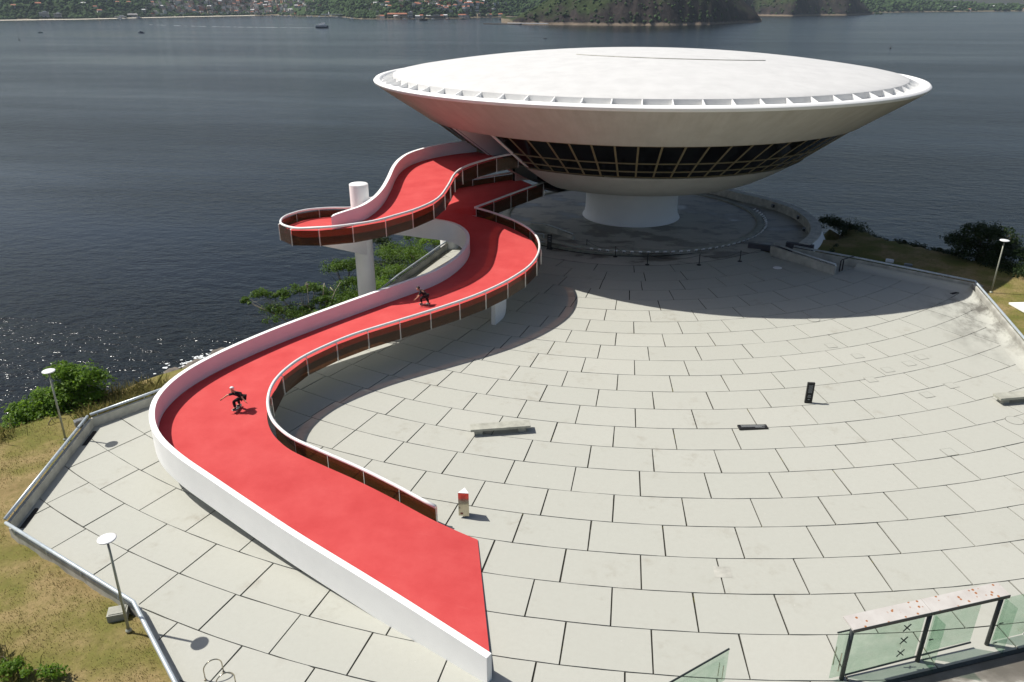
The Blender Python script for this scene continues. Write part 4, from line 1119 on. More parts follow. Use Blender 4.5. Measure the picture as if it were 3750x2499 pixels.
lamp(26.9, -19.55, pz(26.9, -19.55) - 0.1, 4.0, (0, 0), 'tall disc lamp on the right lawn before the dark trees')

# lawn boxes and slabs
def ground_box(name, x, y, size, a, mat, label, cat):
    z = ground(x, y); r_ = empty(name, (x, y, z), label, cat)
    MB().box((x, y, z + size[2] / 2 - 0.02), size, a).build('body', mat, r_, bevel=0.015)
    MB().box((x, y, z + size[2] - 0.005), (size[0] * .8, size[1] * .8, 0.03), a).build('lid', mat, r_)
ground_box('uplight_box', -18.75, -57.95, (0.72, 0.55, 0.32), R(25), MT['bench'], 'weathered concrete light box at the foot of the lower left lamp', 'light box')
ground_box('uplight_box', -30.0, -44.7, (0.6, 0.4, 0.35), R(50), MT['grey'], 'grey light box against the left parapet below the trees', 'light box')
ground_box('uplight_box', 21.55, -12.9, (0.62, 0.30, 0.22), R(-20), MT['lampwhite'], 'small white light box on the shaded right lawn', 'light box')
ground_box('uplight_box', 22.75, -13.8, (0.62, 0.30, 0.16), R(-20), MT['grey'], 'small grey light box on the shaded right lawn', 'light box')
ground_box('concrete_slab', 26.35, -18.2, (0.75, 0.6, 0.14), R(10), MT['parapet'], 'small concrete slab on the lawn at the right parapet corner', 'slab')
ground_box('concrete_slab', 28.7, -22.3, (2.6, 1.7, 0.14), R(12), MT['white'], 'large pale concrete slab on the right lawn at the view edge', 'slab')

# bicycle hoops bottom left
def hoop(c, d, label):
    r_ = empty('bicycle_hoop', (c[0], c[1], pz(*c)), label, 'bike rack', 'steel bicycle hoops')
    pts = []
    for k in range(17):
        t_ = k / 16 * math.pi; u = -0.31 * math.cos(t_); w = 0.42 + 0.32 * math.sin(t_)
        pts.append((c[0] + d[0] * u, c[1] + d[1] * u, pz(*c) + w))
    z0 = pz(*c)
    pts = [(c[0] - d[0] * .31, c[1] - d[1] * .31, z0)] + pts + [(c[0] + d[0] * .31, c[1] + d[1] * .31, z0)]
    MB().tube(pts, 0.022, 8).build('hoop', MT['steel'], r_, smooth=True)
    for s_ in (-.31, .31): MB().lathe([(0.005, 0.02), (0.05, 0.015), (0.055, 0)], 10, c=(c[0] + d[0] * s_, c[1] + d[1] * s_, z0 + 0.005)).build('foot_flange', MT['steel'], r_)
hoop((-13.47, -60.27), (0.72, 0.69), 'steel bicycle hoop at the bottom edge, the one farther from the camera')
hoop((-12.75, -60.75), (0.72, 0.69), 'steel bicycle hoop at the bottom edge, the one nearer the camera')

# glass shelter with rusty white canopy strip, bottom right
SA = math.atan2(2.22, 5.4); sd_ = np.array([math.cos(SA), math.sin(SA)]); sn_ = np.array([-math.sin(SA), math.cos(SA)])
S0 = np.array([8.04, -57.62])
def SP3(u, v, w): q = S0 + sd_ * u + sn_ * v; return (q[0], q[1], pz(q[0], q[1]) + w)
shel = empty('glass_shelter', SP3(0, 0, 0), 'green glass screen with dark posts under a rust-spotted white canopy strip', 'glass shelter')
for u in (0.0, 2.98, 5.82):
    MB().tube([SP3(u, 0, 0), SP3(u, 0, 2.22)], 0.075, 12).build('post', MT['darkpost'], shel, smooth=True)
def make_rust():
    m, t, b = nt('white paint with rust spots')
    v = pos(t)
    vo = N(t, 'ShaderNodeTexVoronoi'); vo.inputs['Scale'].default_value = 4.6; t.links.new(v, vo.inputs['Vector'])
    sp = ramp(t, vo.outputs['Distance'], [(0.17, (1, 1, 1)), (0.24, (0, 0, 0))]).outputs[0]
    k = math_n(t, 'MULTIPLY', sp, ramp(t, noise_n(t, v, 1.6, 4), [(0.40, (0, 0, 0)), (0.46, (1, 1, 1))]).outputs[0])
    c = mixc(t, k, ramp(t, noise_n(t, v, 2, 4), [(0.3, (0.46, 0.43, 0.40)), (0.7, (0.54, 0.52, 0.49))]).outputs[0], (0.33, 0.12, 0.03))
    t.links.new(c, b.inputs['Base Color']); b.inputs['Roughness'].default_value = 0.6; return m
MT['rust'] = make_rust()
for u0, u1 in ((-0.06, 2.92), (2.94, 6.02)):
    MB().hexa([SP3(u0, -.10, 2.24), SP3(u1, -.10, 2.24), SP3(u1, .46, 2.30), SP3(u0, .46, 2.30), SP3(u0, -.10, 2.30), SP3(u1, -.10, 2.30), SP3(u1, .46, 2.36), SP3(u0, .46, 2.36)]).build('canopy_plate', MT['rust'], shel)
MB().hexa([SP3(-.06, -.13, 2.18), SP3(6.02, -.13, 2.18), SP3(6.02, -.105, 2.18), SP3(-.06, -.105, 2.18), SP3(-.06, -.13, 2.30), SP3(6.02, -.13, 2.30), SP3(6.02, -.105, 2.30), SP3(-.06, -.105, 2.30)]).build('canopy_edge', MT['darkpost'], shel)
def pane(u0, v0, u1, v1, w0, w1, name='glass_pane', mat=None):
    d = np.array([u1 - u0, v1 - v0]); d = d / np.linalg.norm(d); n_ = np.array([-d[1], d[0]]) * 0.006
    MB().hexa([SP3(u0 - n_[0], v0 - n_[1], w0), SP3(u1 - n_[0], v1 - n_[1], w0), SP3(u1 + n_[0], v1 + n_[1], w0), SP3(u0 + n_[0], v0 + n_[1], w0),
               SP3(u0 - n_[0], v0 - n_[1], w1), SP3(u1 - n_[0], v1 - n_[1], w1), SP3(u1 + n_[0], v1 + n_[1], w1), SP3(u0 + n_[0], v0 + n_[1], w1)]).build(name, mat or MT['glass'], shel)
pane(0.12, .06, 2.20, .06, 0.12, 2.16); pane(2.22, .06, 2.86, .06, 0.12, 2.16); pane(3.3, .06, 5.1, .06, 0.30, 2.16)
pane(3.12, -.02, 3.12, -.55, 0.05, 2.12); pane(5.95, -.02, 5.95, -.55, 0.05, 2.12); pane(6.1, .06, 7.4, .06, 0.05, 2.0)
pane(-0.45, 0.06, -0.05, 0.06, 0.10, 2.10)
MB().tube([SP3(-0.5, .06, 2.14), SP3(0.02, .06, 2.14)], 0.03, 6).build('top_rail', MT['darkpost'], shel)
MB().tube([SP3(0.05, .06, 0.08), SP3(5.15, .06, 0.22)], 0.035, 6).build('bottom_rail', MT['darkpost'], shel)
for w in (0.55, 1.12, 1.68):
    for s_ in (-1, 1): MB().tube([SP3(2.21 - .13, .03, w - .13 * s_), SP3(2.21 + .13, .03, w + .13 * s_)], 0.022, 6).build('spider_clamp', MT['darkpost'], shel)
for v in (-.10, .18): MB().tube([SP3(-0.3, v, 0.55), SP3(-0.3, v, 1.35)], 0.016, 6).build('pull_handle', MT['steel'], shel)
for u in (3.05, 5.88):
    for w in (0.2, 1.1): MB().tube([SP3(u, -.16, w), SP3(u + 0.16, -.16, w)], 0.02, 6).build('fin_clamp', MT['darkpost'], shel)
# second leaf: glass gate with dark top rail
gate = empty('glass_gate', (4.1, -58.3, pz(4.1, -58.3)), 'glass gate leaf with dark top rail and pull handles at the bottom edge', 'gate')
ga, gb = (4.12, -58.25), (2.0, -60.0)
gz = lambda q: pz(*q)
MB().hexa([(ga[0], ga[1], gz(ga) + .1), (gb[0], gb[1], gz(gb) + .1), (gb[0] + .009, gb[1] - .009, gz(gb) + .1), (ga[0] + .009, ga[1] - .009, gz(ga) + .1), (ga[0], ga[1], gz(ga) + 1.46), (gb[0], gb[1], gz(gb) + 1.46), (gb[0] + .009, gb[1] - .009, gz(gb) + 1.46), (ga[0] + .009, ga[1] - .009, gz(ga) + 1.46)]).build('glass_pane', MT['glass'], gate)
MB().tube([(ga[0], ga[1], gz(ga) + 1.5), (gb[0], gb[1], gz(gb) + 1.5)], 0.035, 6).build('top_rail', MT['darkpost'], gate)
for v in (-.06, .06): MB().tube([(3.92 + v, -58.42 - v, gz(ga) + .35), (3.92 + v, -58.42 - v, gz(ga) + .95)], 0.014, 6).build('pull_handle', MT['steel'], gate)
# kerb and darker pavement strip in front of the shelter
kb = empty('entrance_kerb', SP3(3, -.7, 0), kind='structure')
MB().hexa([SP3(-1.2, -.62, -.08), SP3(9, -.62, -.08), SP3(9, -.48, -.08), SP3(-1.2, -.48, -.08), SP3(-1.2, -.62, .05), SP3(9, -.62, .05), SP3(9, -.48, .05), SP3(-1.2, -.48, .05)]).build('kerb_stone', MT['darkpost'], kb)
MB().add([SP3(-1.2, -.62, .012), SP3(9, -.62, .012), SP3(9, -7, .012), SP3(-1.2, -7, .012)], [(3, 2, 1, 0)]).build('threshold', MT['pool'], kb)

# ------------------------------------------------------------------ people
CAMR = Vector((math.cos(YAW), -math.sin(YAW), 0)); CAMF = Vector((math.sin(YAW), math.cos(YAW), 0))
def skin_mesh(name, J, bones, root, mat, parent, base, sub=2):
    names = list(J); ix = {n: i for i, n in enumerate(names)}
    me = bpy.data.meshes.new(name)
    me.from_pydata([base + CAMR * J[n][0] + CAMF * J[n][1] + Vector((0, 0, J[n][2])) for n in names], [(ix[a], ix[b]) for a, b in bones], [])
    o = link_mesh(name, me, mat, parent)
    o.modifiers.new('skin', 'SKIN')
    if not me.skin_vertices: 
        return o
    for n in names:
        sv = me.skin_vertices[0].data[ix[n]]; r_ = J[n][3]; sv.radius = (r_, r_); sv.use_root = (n == root)
    o.modifiers['skin'].use_smooth_shade = True
    m = o.modifiers.new('sub', 'SUBSURF'); m.levels = sub; m.render_levels = sub
    return o

def lerp(a, b, t_): return tuple(a[i] + (b[i] - a[i]) * t_ for i in range(3))
def hand(J, B, tag_, wrist, d, up):
    """palm with five unequal fingers; d = pointing direction, up = thumb side"""
    d = Vector(d).normalized(); up = Vector(up); up = (up - d * up.dot(d)).normalized(); sd = d.cross(up)
    w = Vector(wrist)
    J[tag_ + 'palm'] = (*(w + d * 0.06), 0.030); B.append((tag_ + 'w', tag_ + 'palm'))
    for k, (off, ln) in enumerate(((0.026, 0.075), (0.009, 0.085), (-0.009, 0.078), (-0.026, 0.060))):
        b = w + d * 0.095 + up * off; m = b + d * ln * 0.55 - sd * 0.006; e = b + d * ln - sd * 0.022
        for q, (n_, p) in enumerate((('k', b), ('m', m), ('t', e))): J[tag_ + n_ + str(k)] = (*p, 0.0095 - 0.001 * q)
        B += [(tag_ + 'palm', tag_ + 'k%d' % k), (tag_ + 'k%d' % k, tag_ + 'm%d' % k), (tag_ + 'm%d' % k, tag_ + 't%d' % k)]
    b = w + d * 0.045 + up * 0.036; e = b + d * 0.045 + up * 0.03
    J[tag_ + 'th'] = (*b, 0.012); J[tag_ + 'tt'] = (*e, 0.009); B += [(tag_ + 'palm', tag_ + 'th'), (tag_ + 'th', tag_ + 'tt')]

def person(base, P, label, cap=False, look=(0, -1, -0.3), hands=True):
    """P: joints (x right in view, y away, z up): pelvis, chest, neck, head, sL,eL,wL, sR,eR,wR, kL,aL, kR,aR (L = image left)"""
    base = Vector(base)
    root = empty('person', base, label, 'person')
    hd = Vector(P['head']); lk = Vector(look).normalized()
    J = {'pelvis': (*P['pelvis'], .125), 'spine': (*lerp(P['pelvis'], P['chest'], .5), .115), 'chest': (*P['chest'], .135), 'neck': (*P['neck'], .055), 'jaw': (*(hd - Vector((0, 0, .05)) + lk * 0.02), .075),
         'skull': (*(hd + Vector((0, 0, .035))), .096), 'crown': (*(hd + Vector((0, 0, .095))), .06), 'nose': (*(hd + lk * .102 - Vector((0, 0, .005))), .014)}
    B = [('pelvis', 'spine'), ('spine', 'chest'), ('chest', 'neck'), ('neck', 'jaw'), ('jaw', 'skull'), ('skull', 'crown'), ('skull', 'nose')]
    for s in 'LR':
        J['s' + s] = (*P['s' + s], .062); J['e' + s] = (*P['e' + s], .045); J[s + 'w'] = (*P['w' + s], .031)
        B += [('chest', 's' + s), ('s' + s, 'e' + s), ('e' + s, s + 'w')]
        if hands: hand(J, B, s, P['w' + s], Vector(P['w' + s]) - Vector(P['e' + s]), (0, -0.3, 1))
        hx = 0.09 if s == 'R' else -0.09
        h = Vector(P['pelvis']) + Vector(P.get('h' + s, (hx, 0, -0.06)))
        J['h' + s] = (*h, .095); J['k' + s] = (*P['k' + s], .066); J['a' + s] = (*P['a' + s], .045)
        tl = Vector(P.get('t' + s, (0, -0.15, 0))); J['f' + s] = (*(Vector(P['a' + s]) + tl + Vector((0, 0, -.035))), .036)
        B += [('pelvis', 'h' + s), ('h' + s, 'k' + s), ('k' + s, 'a' + s), ('a' + s, 'f' + s)]
    body = skin_mesh('body', J, B, 'pelvis', MT['skin'], root, base)
    # T-shirt
    g = 1.16; T = {k: (*J[k][:3], J[k][3] * g) for k in ('pelvis', 'spine', 'chest')}
    T['collar'] = (*lerp(P['chest'], P['neck'], .72), .075)
    TB = [('pelvis', 'spine'), ('spine', 'chest'), ('chest', 'collar')]
    for s in 'LR':
        T['s' + s] = (*P['s' + s], .078); T['c' + s] = (*lerp(P['s' + s], P['e' + s], .72), .072); TB += [('chest', 's' + s), ('s' + s, 'c' + s)]
    skin_mesh('t_shirt', T, TB, 'chest', MT['cloth'], root, base)
    T = {'pelvis': (*J['pelvis'][:3], .15)}; TB = []
    for s in 'LR':
        T['h' + s] = (*J['h' + s][:3], .115); T['k' + s] = (*J['k' + s][:3], .092); T['b' + s] = (*lerp(P['k' + s], P['a' + s], .5), .084); T['a' + s] = (*lerp(P['k' + s], P['a' + s], .93), .072)
        TB += [('pelvis', 'h' + s), ('h' + s, 'k' + s), ('k' + s, 'b' + s), ('b' + s, 'a' + s)]
    skin_mesh('trousers', T, TB, 'pelvis', MT['denim'], root, base)
    for s in 'LR':
        a = Vector(P['a' + s]); tl = Vector(P.get('t' + s, (0, -0.15, 0))).normalized()
        T = {'heel': (*(a - tl * .06 + Vector((0, 0, -.045))), .042), 'mid': (*(a + tl * .06 + Vector((0, 0, -.04))), .046), 'toe': (*(a + tl * .17 + Vector((0, 0, -.05))), .038)}
        sho = skin_mesh('shoe', T, [('heel', 'mid'), ('mid', 'toe')], 'mid', MT['cloth'], root, base)
        T = {'heel': (*(a - tl * .08 + Vector((0, 0, -.088))), .016), 'toe': (*(a + tl * .19 + Vector((0, 0, -.088))), .016)}
        c0 = base + CAMR * T['heel'][0] + CAMF * T['heel'][1] + Vector((0, 0, T['heel'][2])); c1 = base + CAMR * T['toe'][0] + CAMF * T['toe'][1] + Vector((0, 0, T['toe'][2]))
        dd = (c1 - c0); MB().box((c0 + c1) / 2, (dd.length, .09, .022), math.atan2(dd.y, dd.x)).build('shoe_sole', MT['sole'], sho)
    # hair or cap: a shell over the skull, leaving the face free
    W = lambda q: base + CAMR * q[0] + CAMF * q[1] + Vector((0, 0, q[2]))
    c = W(hd + Vector((0, 0, .055)) - lk * 0.018); lw = (CAMR * lk.x + CAMF * lk.y + Vector((0, 0, lk.z))).normalized()
    bm = bmesh.new(); bmesh.ops.create_icosphere(bm, subdivisions=3, radius=0.118)
    upw = Vector((0, 0, 1)); kill = []
    for v in bm.verts:
        d = v.co.normalized()
        if d.z < -0.35 or (d.dot(lw) > 0.45 and d.z < 0.28): kill.append(v)
        else: v.co *= 1 + 0.05 * noise.noise(v.co * 30) if not cap else 1.0
    bmesh.ops.delete(bm, geom=kill, context='VERTS')
    for v in bm.verts: v.co = v.co * Vector((0.93, 0.93, 1.0)) if False else v.co; v.co += c
    me = bpy.data.meshes.new('hair'); bm.to_mesh(me); bm.free()
    for p_ in me.polygons: p_.use_smooth = True
    ho = link_mesh('cap' if cap else 'hair', me, MT['cap'] if cap else MT['hair'], root)
    so = ho.modifiers.new('solid', 'SOLIDIFY'); so.thickness = 0.012
    sdv = lw.cross(upw).normalized()
    for s_ in (-1, 1):
        e = W(hd + Vector((0, 0, .018))) + lw * 0.088 + sdv * 0.033 * s_
        MB().lathe([(0.002, -.010), (0.010, 0), (0.002, .010)], 8, c=e).build('eye', MT['hair'], body)
        e = W(hd) + sdv * 0.098 * s_
        MB().lathe([(0.004, -.03), (0.016, -.01), (0.018, .012), (0.004, .03)], 8, c=e).build('ear', MT['skin'], body)
    e = W(hd - Vector((0, 0, .055))) + lw * 0.088
    MB().box(e, (.045, .012, .010), math.atan2(sdv.y, sdv.x)).build('mouth', MT['maroon'], body)
    return root

def skateboard(c, d, pitch, label):
    d = Vector(d).normalized(); a = math.atan2(d.y, d.x)
    r_ = empty('skateboard', c, label, 'skateboard', 'skateboards on the ramp')
    n_ = 15; vs = []; L_ = 0.80
    for i in range(n_):
        u = -L_ / 2 + L_ * i / (n_ - 1); k = abs(u) / (L_ / 2)
        w = 0.102 * math.sqrt(max(0.02, 1 - max(0, (k - 0.62) / 0.38) ** 2)); z = 0.095 + 0.055 * max(0, (k - 0.66) / 0.34) ** 1.3 + u * pitch
        for s_, dz in ((-1, 0), (1, 0), (1, -0.012), (-1, -0.012)):
            vs.append((c[0] + d.x * u - d.y * w * s_, c[1] + d.y * u + d.x * w * s_, c[2] + z + dz))
    MB().add(vs, [(4 * i + j, 4 * i + (j + 1) % 4, 4 * i + 4 + (j + 1) % 4, 4 * i + 4 + j) for i in range(n_ - 1) for j in range(4)] + [(3, 2, 1, 0), tuple(4 * (n_ - 1) + j for j in range(4))]).build('deck', MT['deckwood'], r_)
    for u in (-.24, .24):
        q = Vector((c[0] + d.x * u, c[1] + d.y * u, c[2] + 0.055 + u * pitch)); n2 = Vector((-d.y, d.x, 0)) * .075
        tk = MB().tube([q - n2, q + n2], 0.016, 6).build('truck', MT['grey'], r_)
        for s_ in (-1, 1):
            q = Vector((c[0] + d.x * u - d.y * .085 * s_, c[1] + d.y * u + d.x * .085 * s_, c[2] + 0.034 + u * pitch)); n2 = Vector((-d.y, d.x, 0)) * .018
            MB().tube([q - n2, q + n2], 0.029, 12).build('wheel', MT['wheel'], tk, smooth=True)

s1 = (-19.82, -45.45, 0.345)
skateboard(s1, CAMR * -0.18 - CAMF * 1.0, 0.0, 'dark skateboard under the skater with the white cap')
person((s1[0], s1[1], s1[2] + 0.10), dict(pelvis=(.30, .16, .56), chest=(.12, .02, .86), neck=(-.02, -.06, 1.0), head=(-.09, -.10, 1.12), sL=(-.10, -.12, .90), eL=(-.36, -.16, .83), wL=(-.60, -.20, .66),
        sR=(.28, .02, .86), eR=(.40, -.12, .64), wR=(.55, -.20, .50), kL=(-.08, -.16, .46), aL=(-.04, -.16, .095), kR=(.06, .12, .42), aR=(.05, .24, .095), hL=(-.12, -.06, -.04), hR=(.02, .10, -.05), tL=(-.12, -.10, 0), tR=(-.13, -.05, 0)),
        'skater in black with a white cap crouching with arms spread on the red ramp', cap=True, look=(-.15, -.9, -.45))
s2 = (-13.05, -32.42, 1.60 + 0.045)
skateboard(s2, CAMR * -1.0 + CAMF * -0.12, -0.06, 'dark skateboard under the bareheaded skater higher up the ramp')
person((s2[0], s2[1], s2[2] + 0.10), dict(pelvis=(.12, .03, .60), chest=(-.13, 0, .86), neck=(-.30, -.01, .98), head=(-.40, -.02, 1.07), sL=(-.24, -.17, .86), eL=(-.34, -.22, .62), wL=(-.55, -.24, .44),
        sR=(-.16, .17, .88), eR=(-.22, .26, .64), wR=(-.42, .28, .50), kL=(-.26, -.06, .42), aL=(-.19, -.02, .095), kR=(.13, .06, .36), aR=(.26, .03, .095), hL=(-.05, -.09, -.05), hR=(.02, .10, -.05), tL=(-.16, -.04, 0), tR=(-.14, .08, 0)),
        'bareheaded skater in black riding crouched down the ramp beside the white wall', look=(-.95, -.1, -.3))
gb_ = (15.02, -54.78, pz(15.0, -54.8))
person(gb_, dict(pelvis=(0, 0, .93), chest=(0, 0, 1.28), neck=(0, 0, 1.48), head=(0, -.01, 1.62), sL=(-.18, 0, 1.38), eL=(-.24, .02, 1.10), wL=(-.24, -.06, .86), sR=(.18, 0, 1.38), eR=(.24, .02, 1.10), wR=(.24, -.06, .86),
        kL=(-.10, -.02, .50), aL=(-.11, 0, .095), kR=(.10, -.02, .50), aR=(.11, .02, .095), tL=(-.03, -.15, 0), tR=(.04, -.15, 0)), 'person in dark trousers standing behind the glass shelter at the right edge', look=(0, -1, 0))

# ------------------------------------------------------------------ vegetation
def leaf_cloud(clumps, size, seed, flat=0.35):
    """clumps: (x,y,z,rx,ry,rz,n) -> vertices, quads of bent leaf shapes through each clump"""
    g = np.random.default_rng(seed); Vs = []
    for (cx_, cy_, cz_, rx, ry, rz, n) in clumps:
        # several sub-clumps give light and dark masses
        m = max(4, int(n / 70)); d = g.normal(size=(m, 3)); d /= np.linalg.norm(d, axis=1)[:, None]; d[:, 2] = np.abs(d[:, 2]) * 0.9 - 0.25
        sub = d * g.uniform(0.3, 1.25, (m, 1)) * np.array([rx, ry, rz]) + np.array([cx_, cy_, cz_])
        which = g.integers(0, m, n); sr = (0.55 * (rx * ry * rz) ** (1 / 3) * g.uniform(0.5, 1.25, m))[which][:, None]
        q = g.normal(size=(n, 3)); q /= np.linalg.norm(q, axis=1)[:, None]
        out = q.copy(); rad_ = g.uniform(0.35, 1.0, (n, 1)) ** 0.6 * sr
        c = sub[which] + q * rad_ * np.array([1.15, 1.15, 0.75])
        nrm = out * 0.6 + np.array([0, 0, flat + 0.35]) + g.normal(size=(n, 3)) * 0.45; nrm /= np.linalg.norm(nrm, axis=1)[:, None]
        t_ = np.cross(nrm, g.normal(size=(n, 3))); t_ /= np.linalg.norm(t_, axis=1)[:, None]; b_ = np.cross(nrm, t_)
        L_ = size * g.uniform(0.6, 1.35, (n, 1)); w_ = L_ * g.uniform(0.38, 0.6, (n, 1))
        Vs.append(np.stack([c - t_ * L_ * .5, c + b_ * w_ * .5 - nrm * L_ * .08, c + t_ * L_ * .5 - nrm * L_ * .16, c - b_ * w_ * .5 - nrm * L_ * .08], 1).reshape(-1, 3))
    V = np.concatenate(Vs); return V, np.arange(len(V)).reshape(-1, 4)
TREE_N = [100]
def tree(name, label, base, clumps, size, mat, cat='tree', group=None, limbs=True, bark='bark', r0=0.10):
    TREE_N[0] += 1; sd = TREE_N[0]; g = random.Random(sd)
    bz = ground(*base); root = empty(name, (base[0], base[1], bz), label, cat, group)
    V, F = leaf_cloud(clumps, size, sd)
    link_mesh('crown', np_mesh('crown', V, F), MT[mat], root)
    mid = np.mean([c[:3] for c in clumps], axis=0)
    fork = Vector((base[0] * .6 + mid[0] * .4, base[1] * .6 + mid[1] * .4, bz + max(0.3, (mid[2] - bz) * .55)))
    tr = MB(); tr.tube([(base[0], base[1], bz - 0.4), (base[0] + g.uniform(-.1, .1), base[1] + g.uniform(-.1, .1), (bz + fork.z) / 2), fork], [r0 * 1.3, r0, r0 * .8], 8)
    if limbs:
        for c in clumps:
            e = Vector(c[:3]); m_ = fork.lerp(e, .55) + Vector((g.uniform(-.2, .2), g.uniform(-.2, .2), g.uniform(0, .3)))
            tr.tube([fork, m_, e], [r0 * .6, r0 * .38, r0 * .12], 6)
            for k in range(3):
                e2 = e + Vector((g.uniform(-1, 1) * c[3], g.uniform(-1, 1) * c[4], g.uniform(-.2, .9) * c[5])); tr.tube([m_, m_.lerp(e2, .6), e2], [r0 * .3, r0 * .18, r0 * .06], 5)
    tr.build('trunk', MT[bark], root, smooth=True)
    return root
tree('leafy_tree', 'bright green spreading tree rising behind the left disc lamp', (-32.1, -42.9), [(-31.3, -41.9, -.45, 1.0, .95, .85, 2200), (-32.6, -42.0, -.05, .9, .85, .7, 1700), (-32.0, -42.4, -1.35, 1.2, 1.1, .9, 2200), (-33.2, -42.7, -1.2, 1.0, 1.0, .8, 1700), (-31.0, -42.2, -1.35, .8, .8, .6, 1100), (-32.4, -43.0, -2.1, 1.1, .9, .8, 1500)], .20, 'leaf_bright', group='trees left of the plaza')
tree('leafy_tree', 'bright green bushy tree at the left, lower and left of the disc lamp', (-34.0, -43.8), [(-34.3, -43.5, -2.0, 1.0, 1.0, .85, 1500), (-33.4, -43.5, -2.4, .9, .9, .8, 1300), (-34.8, -43.9, -2.7, .9, .9, .8, 1100), (-33.5, -44.1, -3.0, .8, .7, .55, 900), (-32.3, -43.9, -2.6, .8, .7, .6, 900)], .20, 'leaf_bright', group='trees left of the plaza')
tree('leafy_shrub', 'green shrub cut by the left edge of the view beside the lawn', (-34.6, -46.2), [(-34.7, -45.3, -2.9, .9, .9, .7, 1100), (-34.0, -46.4, -3.0, .9, .8, .6, 1000), (-35.2, -46.6, -2.9, 1.0, 1.0, .8, 1000), (-35.6, -47.6, -2.9, 1.0, 1.0, .8, 800)], .20, 'leaf_bright', 'shrub', 'trees left of the plaza', r0=.05)
tree('leafy_shrub', 'small green shrub between the lawn and the left parapet corner trees', (-31.9, -45.0), [(-31.9, -44.4, -2.3, .55, .5, .35, 350), (-31.3, -44.0, -2.2, .5, .5, .35, 300)], .17, 'leaf_mid', 'shrub', r0=.03)
tree('lawn_shrub', 'low green shrub on the dry lawn at the bottom left', (-20.4, -61.2), [(-20.6, -61.2, -1.6, .9, .5, .3, 700), (-19.2, -61.0, -1.7, .7, .4, .25, 450), (-22.2, -60.9, -1.65, .9, .6, .35, 650)], .14, 'leaf_bright', 'shrub', r0=.03)
tree('lawn_shrub', 'dark green shrub at the very bottom left corner', (-23.0, -60.3), [(-23.2, -60.2, -1.55, .7, .6, .4, 600)], .14, 'leaf_mid', 'shrub', r0=.03)
# trees on the slope between column and sea
tree('slope_tree', 'wide bright green tree reaching left over the water behind the ramp wall', (-27.5, -17.2), [(-33.0, -19.5, -4.0, .7, .5, .28, 450), (-32.0, -18.2, -3.8, 1.0, .7, .45, 900), (-30.6, -17.6, -4.0, .9, .8, .5, 900), (-29.3, -16.6, -3.9, .9, .8, .5, 800), (-28.4, -15.0, -4.2, 1.0, .9, .5, 900), (-27.5, -15.8, -5.0, 1.1, 1.0, .6, 1100), (-28.9, -17.0, -5.6, .9, .8, .5, 700), (-26.6, -15.9, -5.4, 1.1, 1.0, .7, 1100)], .20, 'leaf_mid', group='trees on the seaward slope', bark='palebark', r0=.09)
tree('slope_tree', 'round dark green tree beside the big white column over the water', (-26.6, -12.2), [(-27.1, -12.5, -2.9, 1.2, 1.1, .8, 1500), (-26.0, -11.6, -2.9, 1.1, 1.1, .85, 1400), (-25.5, -13.6, -4.0, 1.2, 1.1, .85, 1500), (-25.0, -14.2, -5.1, 1.1, 1.0, .8, 1300)], .18, 'leaf_mid', group='trees on the seaward slope')
k = 0
for x, y, zz, n, mt in ((-25.2, -4.6, -2.6, 2200, 'leaf_dark'), (-23.4, -7.4, -2.6, 1900, 'leaf_mid'), (-22.2, -10.4, -2.1, 1700, 'leaf_mid'), (-24.2, -10.0, -3.4, 1700, 'leaf_dark'), (-22.4, -13.6, -2.8, 1700, 'leaf_mid'), (-23.4, -16.5, -4.2, 1500, 'leaf_mid'), (-21.6, -16.9, -2.9, 1200, 'leaf_bright'), (-21.2, -6.0, -1.3, 1300, 'leaf_mid'), (-22.5, -20.0, -4.0, 1000, 'leaf_bright'), (-24.5, -22.5, -5.0, 1000, 'leaf_bright'), (-27.0, -20.5, -6.6, 900, 'leaf_bright'), (-20.0, -15.2, -2.0, 1600, 'leaf_mid'), (-19.6, -11.2, -1.6, 1600, 'leaf_mid'), (-20.6, -18.8, -2.9, 1300, 'leaf_mid'), (-18.9, -7.0, -1.2, 1500, 'leaf_dark'), (-19.5, -20.6, -1.5, 1000, 'leaf_bright'), (-19.3, -17.0, -1.2, 1000, 'leaf_mid'), (-18.9, -13.2, -1.0, 1000, 'leaf_mid'), (-18.3, -9.2, -.8, 1000, 'leaf_bright'), (-21.4, -11.8, -2.4, 1400, 'leaf_dark'), (-20.8, -8.6, -2.0, 1400, 'leaf_mid'), (-29.4, -18.0, -5.5, 1500, 'leaf_mid'), (-31.0, -18.6, -5.2, 1000, 'leaf_mid'), (-27.6, -18.0, -6.1, 1500, 'leaf_bright'), (-26.2, -14.6, -4.7, 1600, 'leaf_mid'), (-25.6, -17.2, -5.6, 1500, 'leaf_mid')):
    k += 1
    spots_ = ['farthest up the slope', 'right of the column under the hairpin', 'close to the seaward parapet rail', 'mid-slope right of the column', 'left of the seaward parapet', 'just right of the column foot', 'bright and low above the ramp wall', 'tucked against the far parapet', 'bright and right behind the ramp wall', 'bright beside the column foot', 'lowest behind the ramp wall', 'against the rail corner', 'against the middle of the rail', 'below the rail corner', 'under the far end of the rail', 'bright beside the rail end post', 'low outside the rail near its corner', 'low outside the rail halfway', 'bright outside the far rail', 'dark behind the rail-side bushes', 'behind the far rail-side bush', 'under the branches of the spreading tree', 'leftmost over the water', 'bright below the spreading tree', 'between the round tree and the column', 'left of the column foot']
    tree('slope_bush', 'dense green bush on the seaward slope, %s' % spots_[k - 1], (x, y), [(x, y, zz, 1.3, 1.2, .8, n // 2), (x + .8, y - .8, zz - .3, 1.0, 1.0, .7, n // 4), (x - .9, y + .6, zz - .3, 1.0, 1.0, .7, n // 4)], .17, mt, 'bush', 'bushes on the seaward slope', r0=.04)
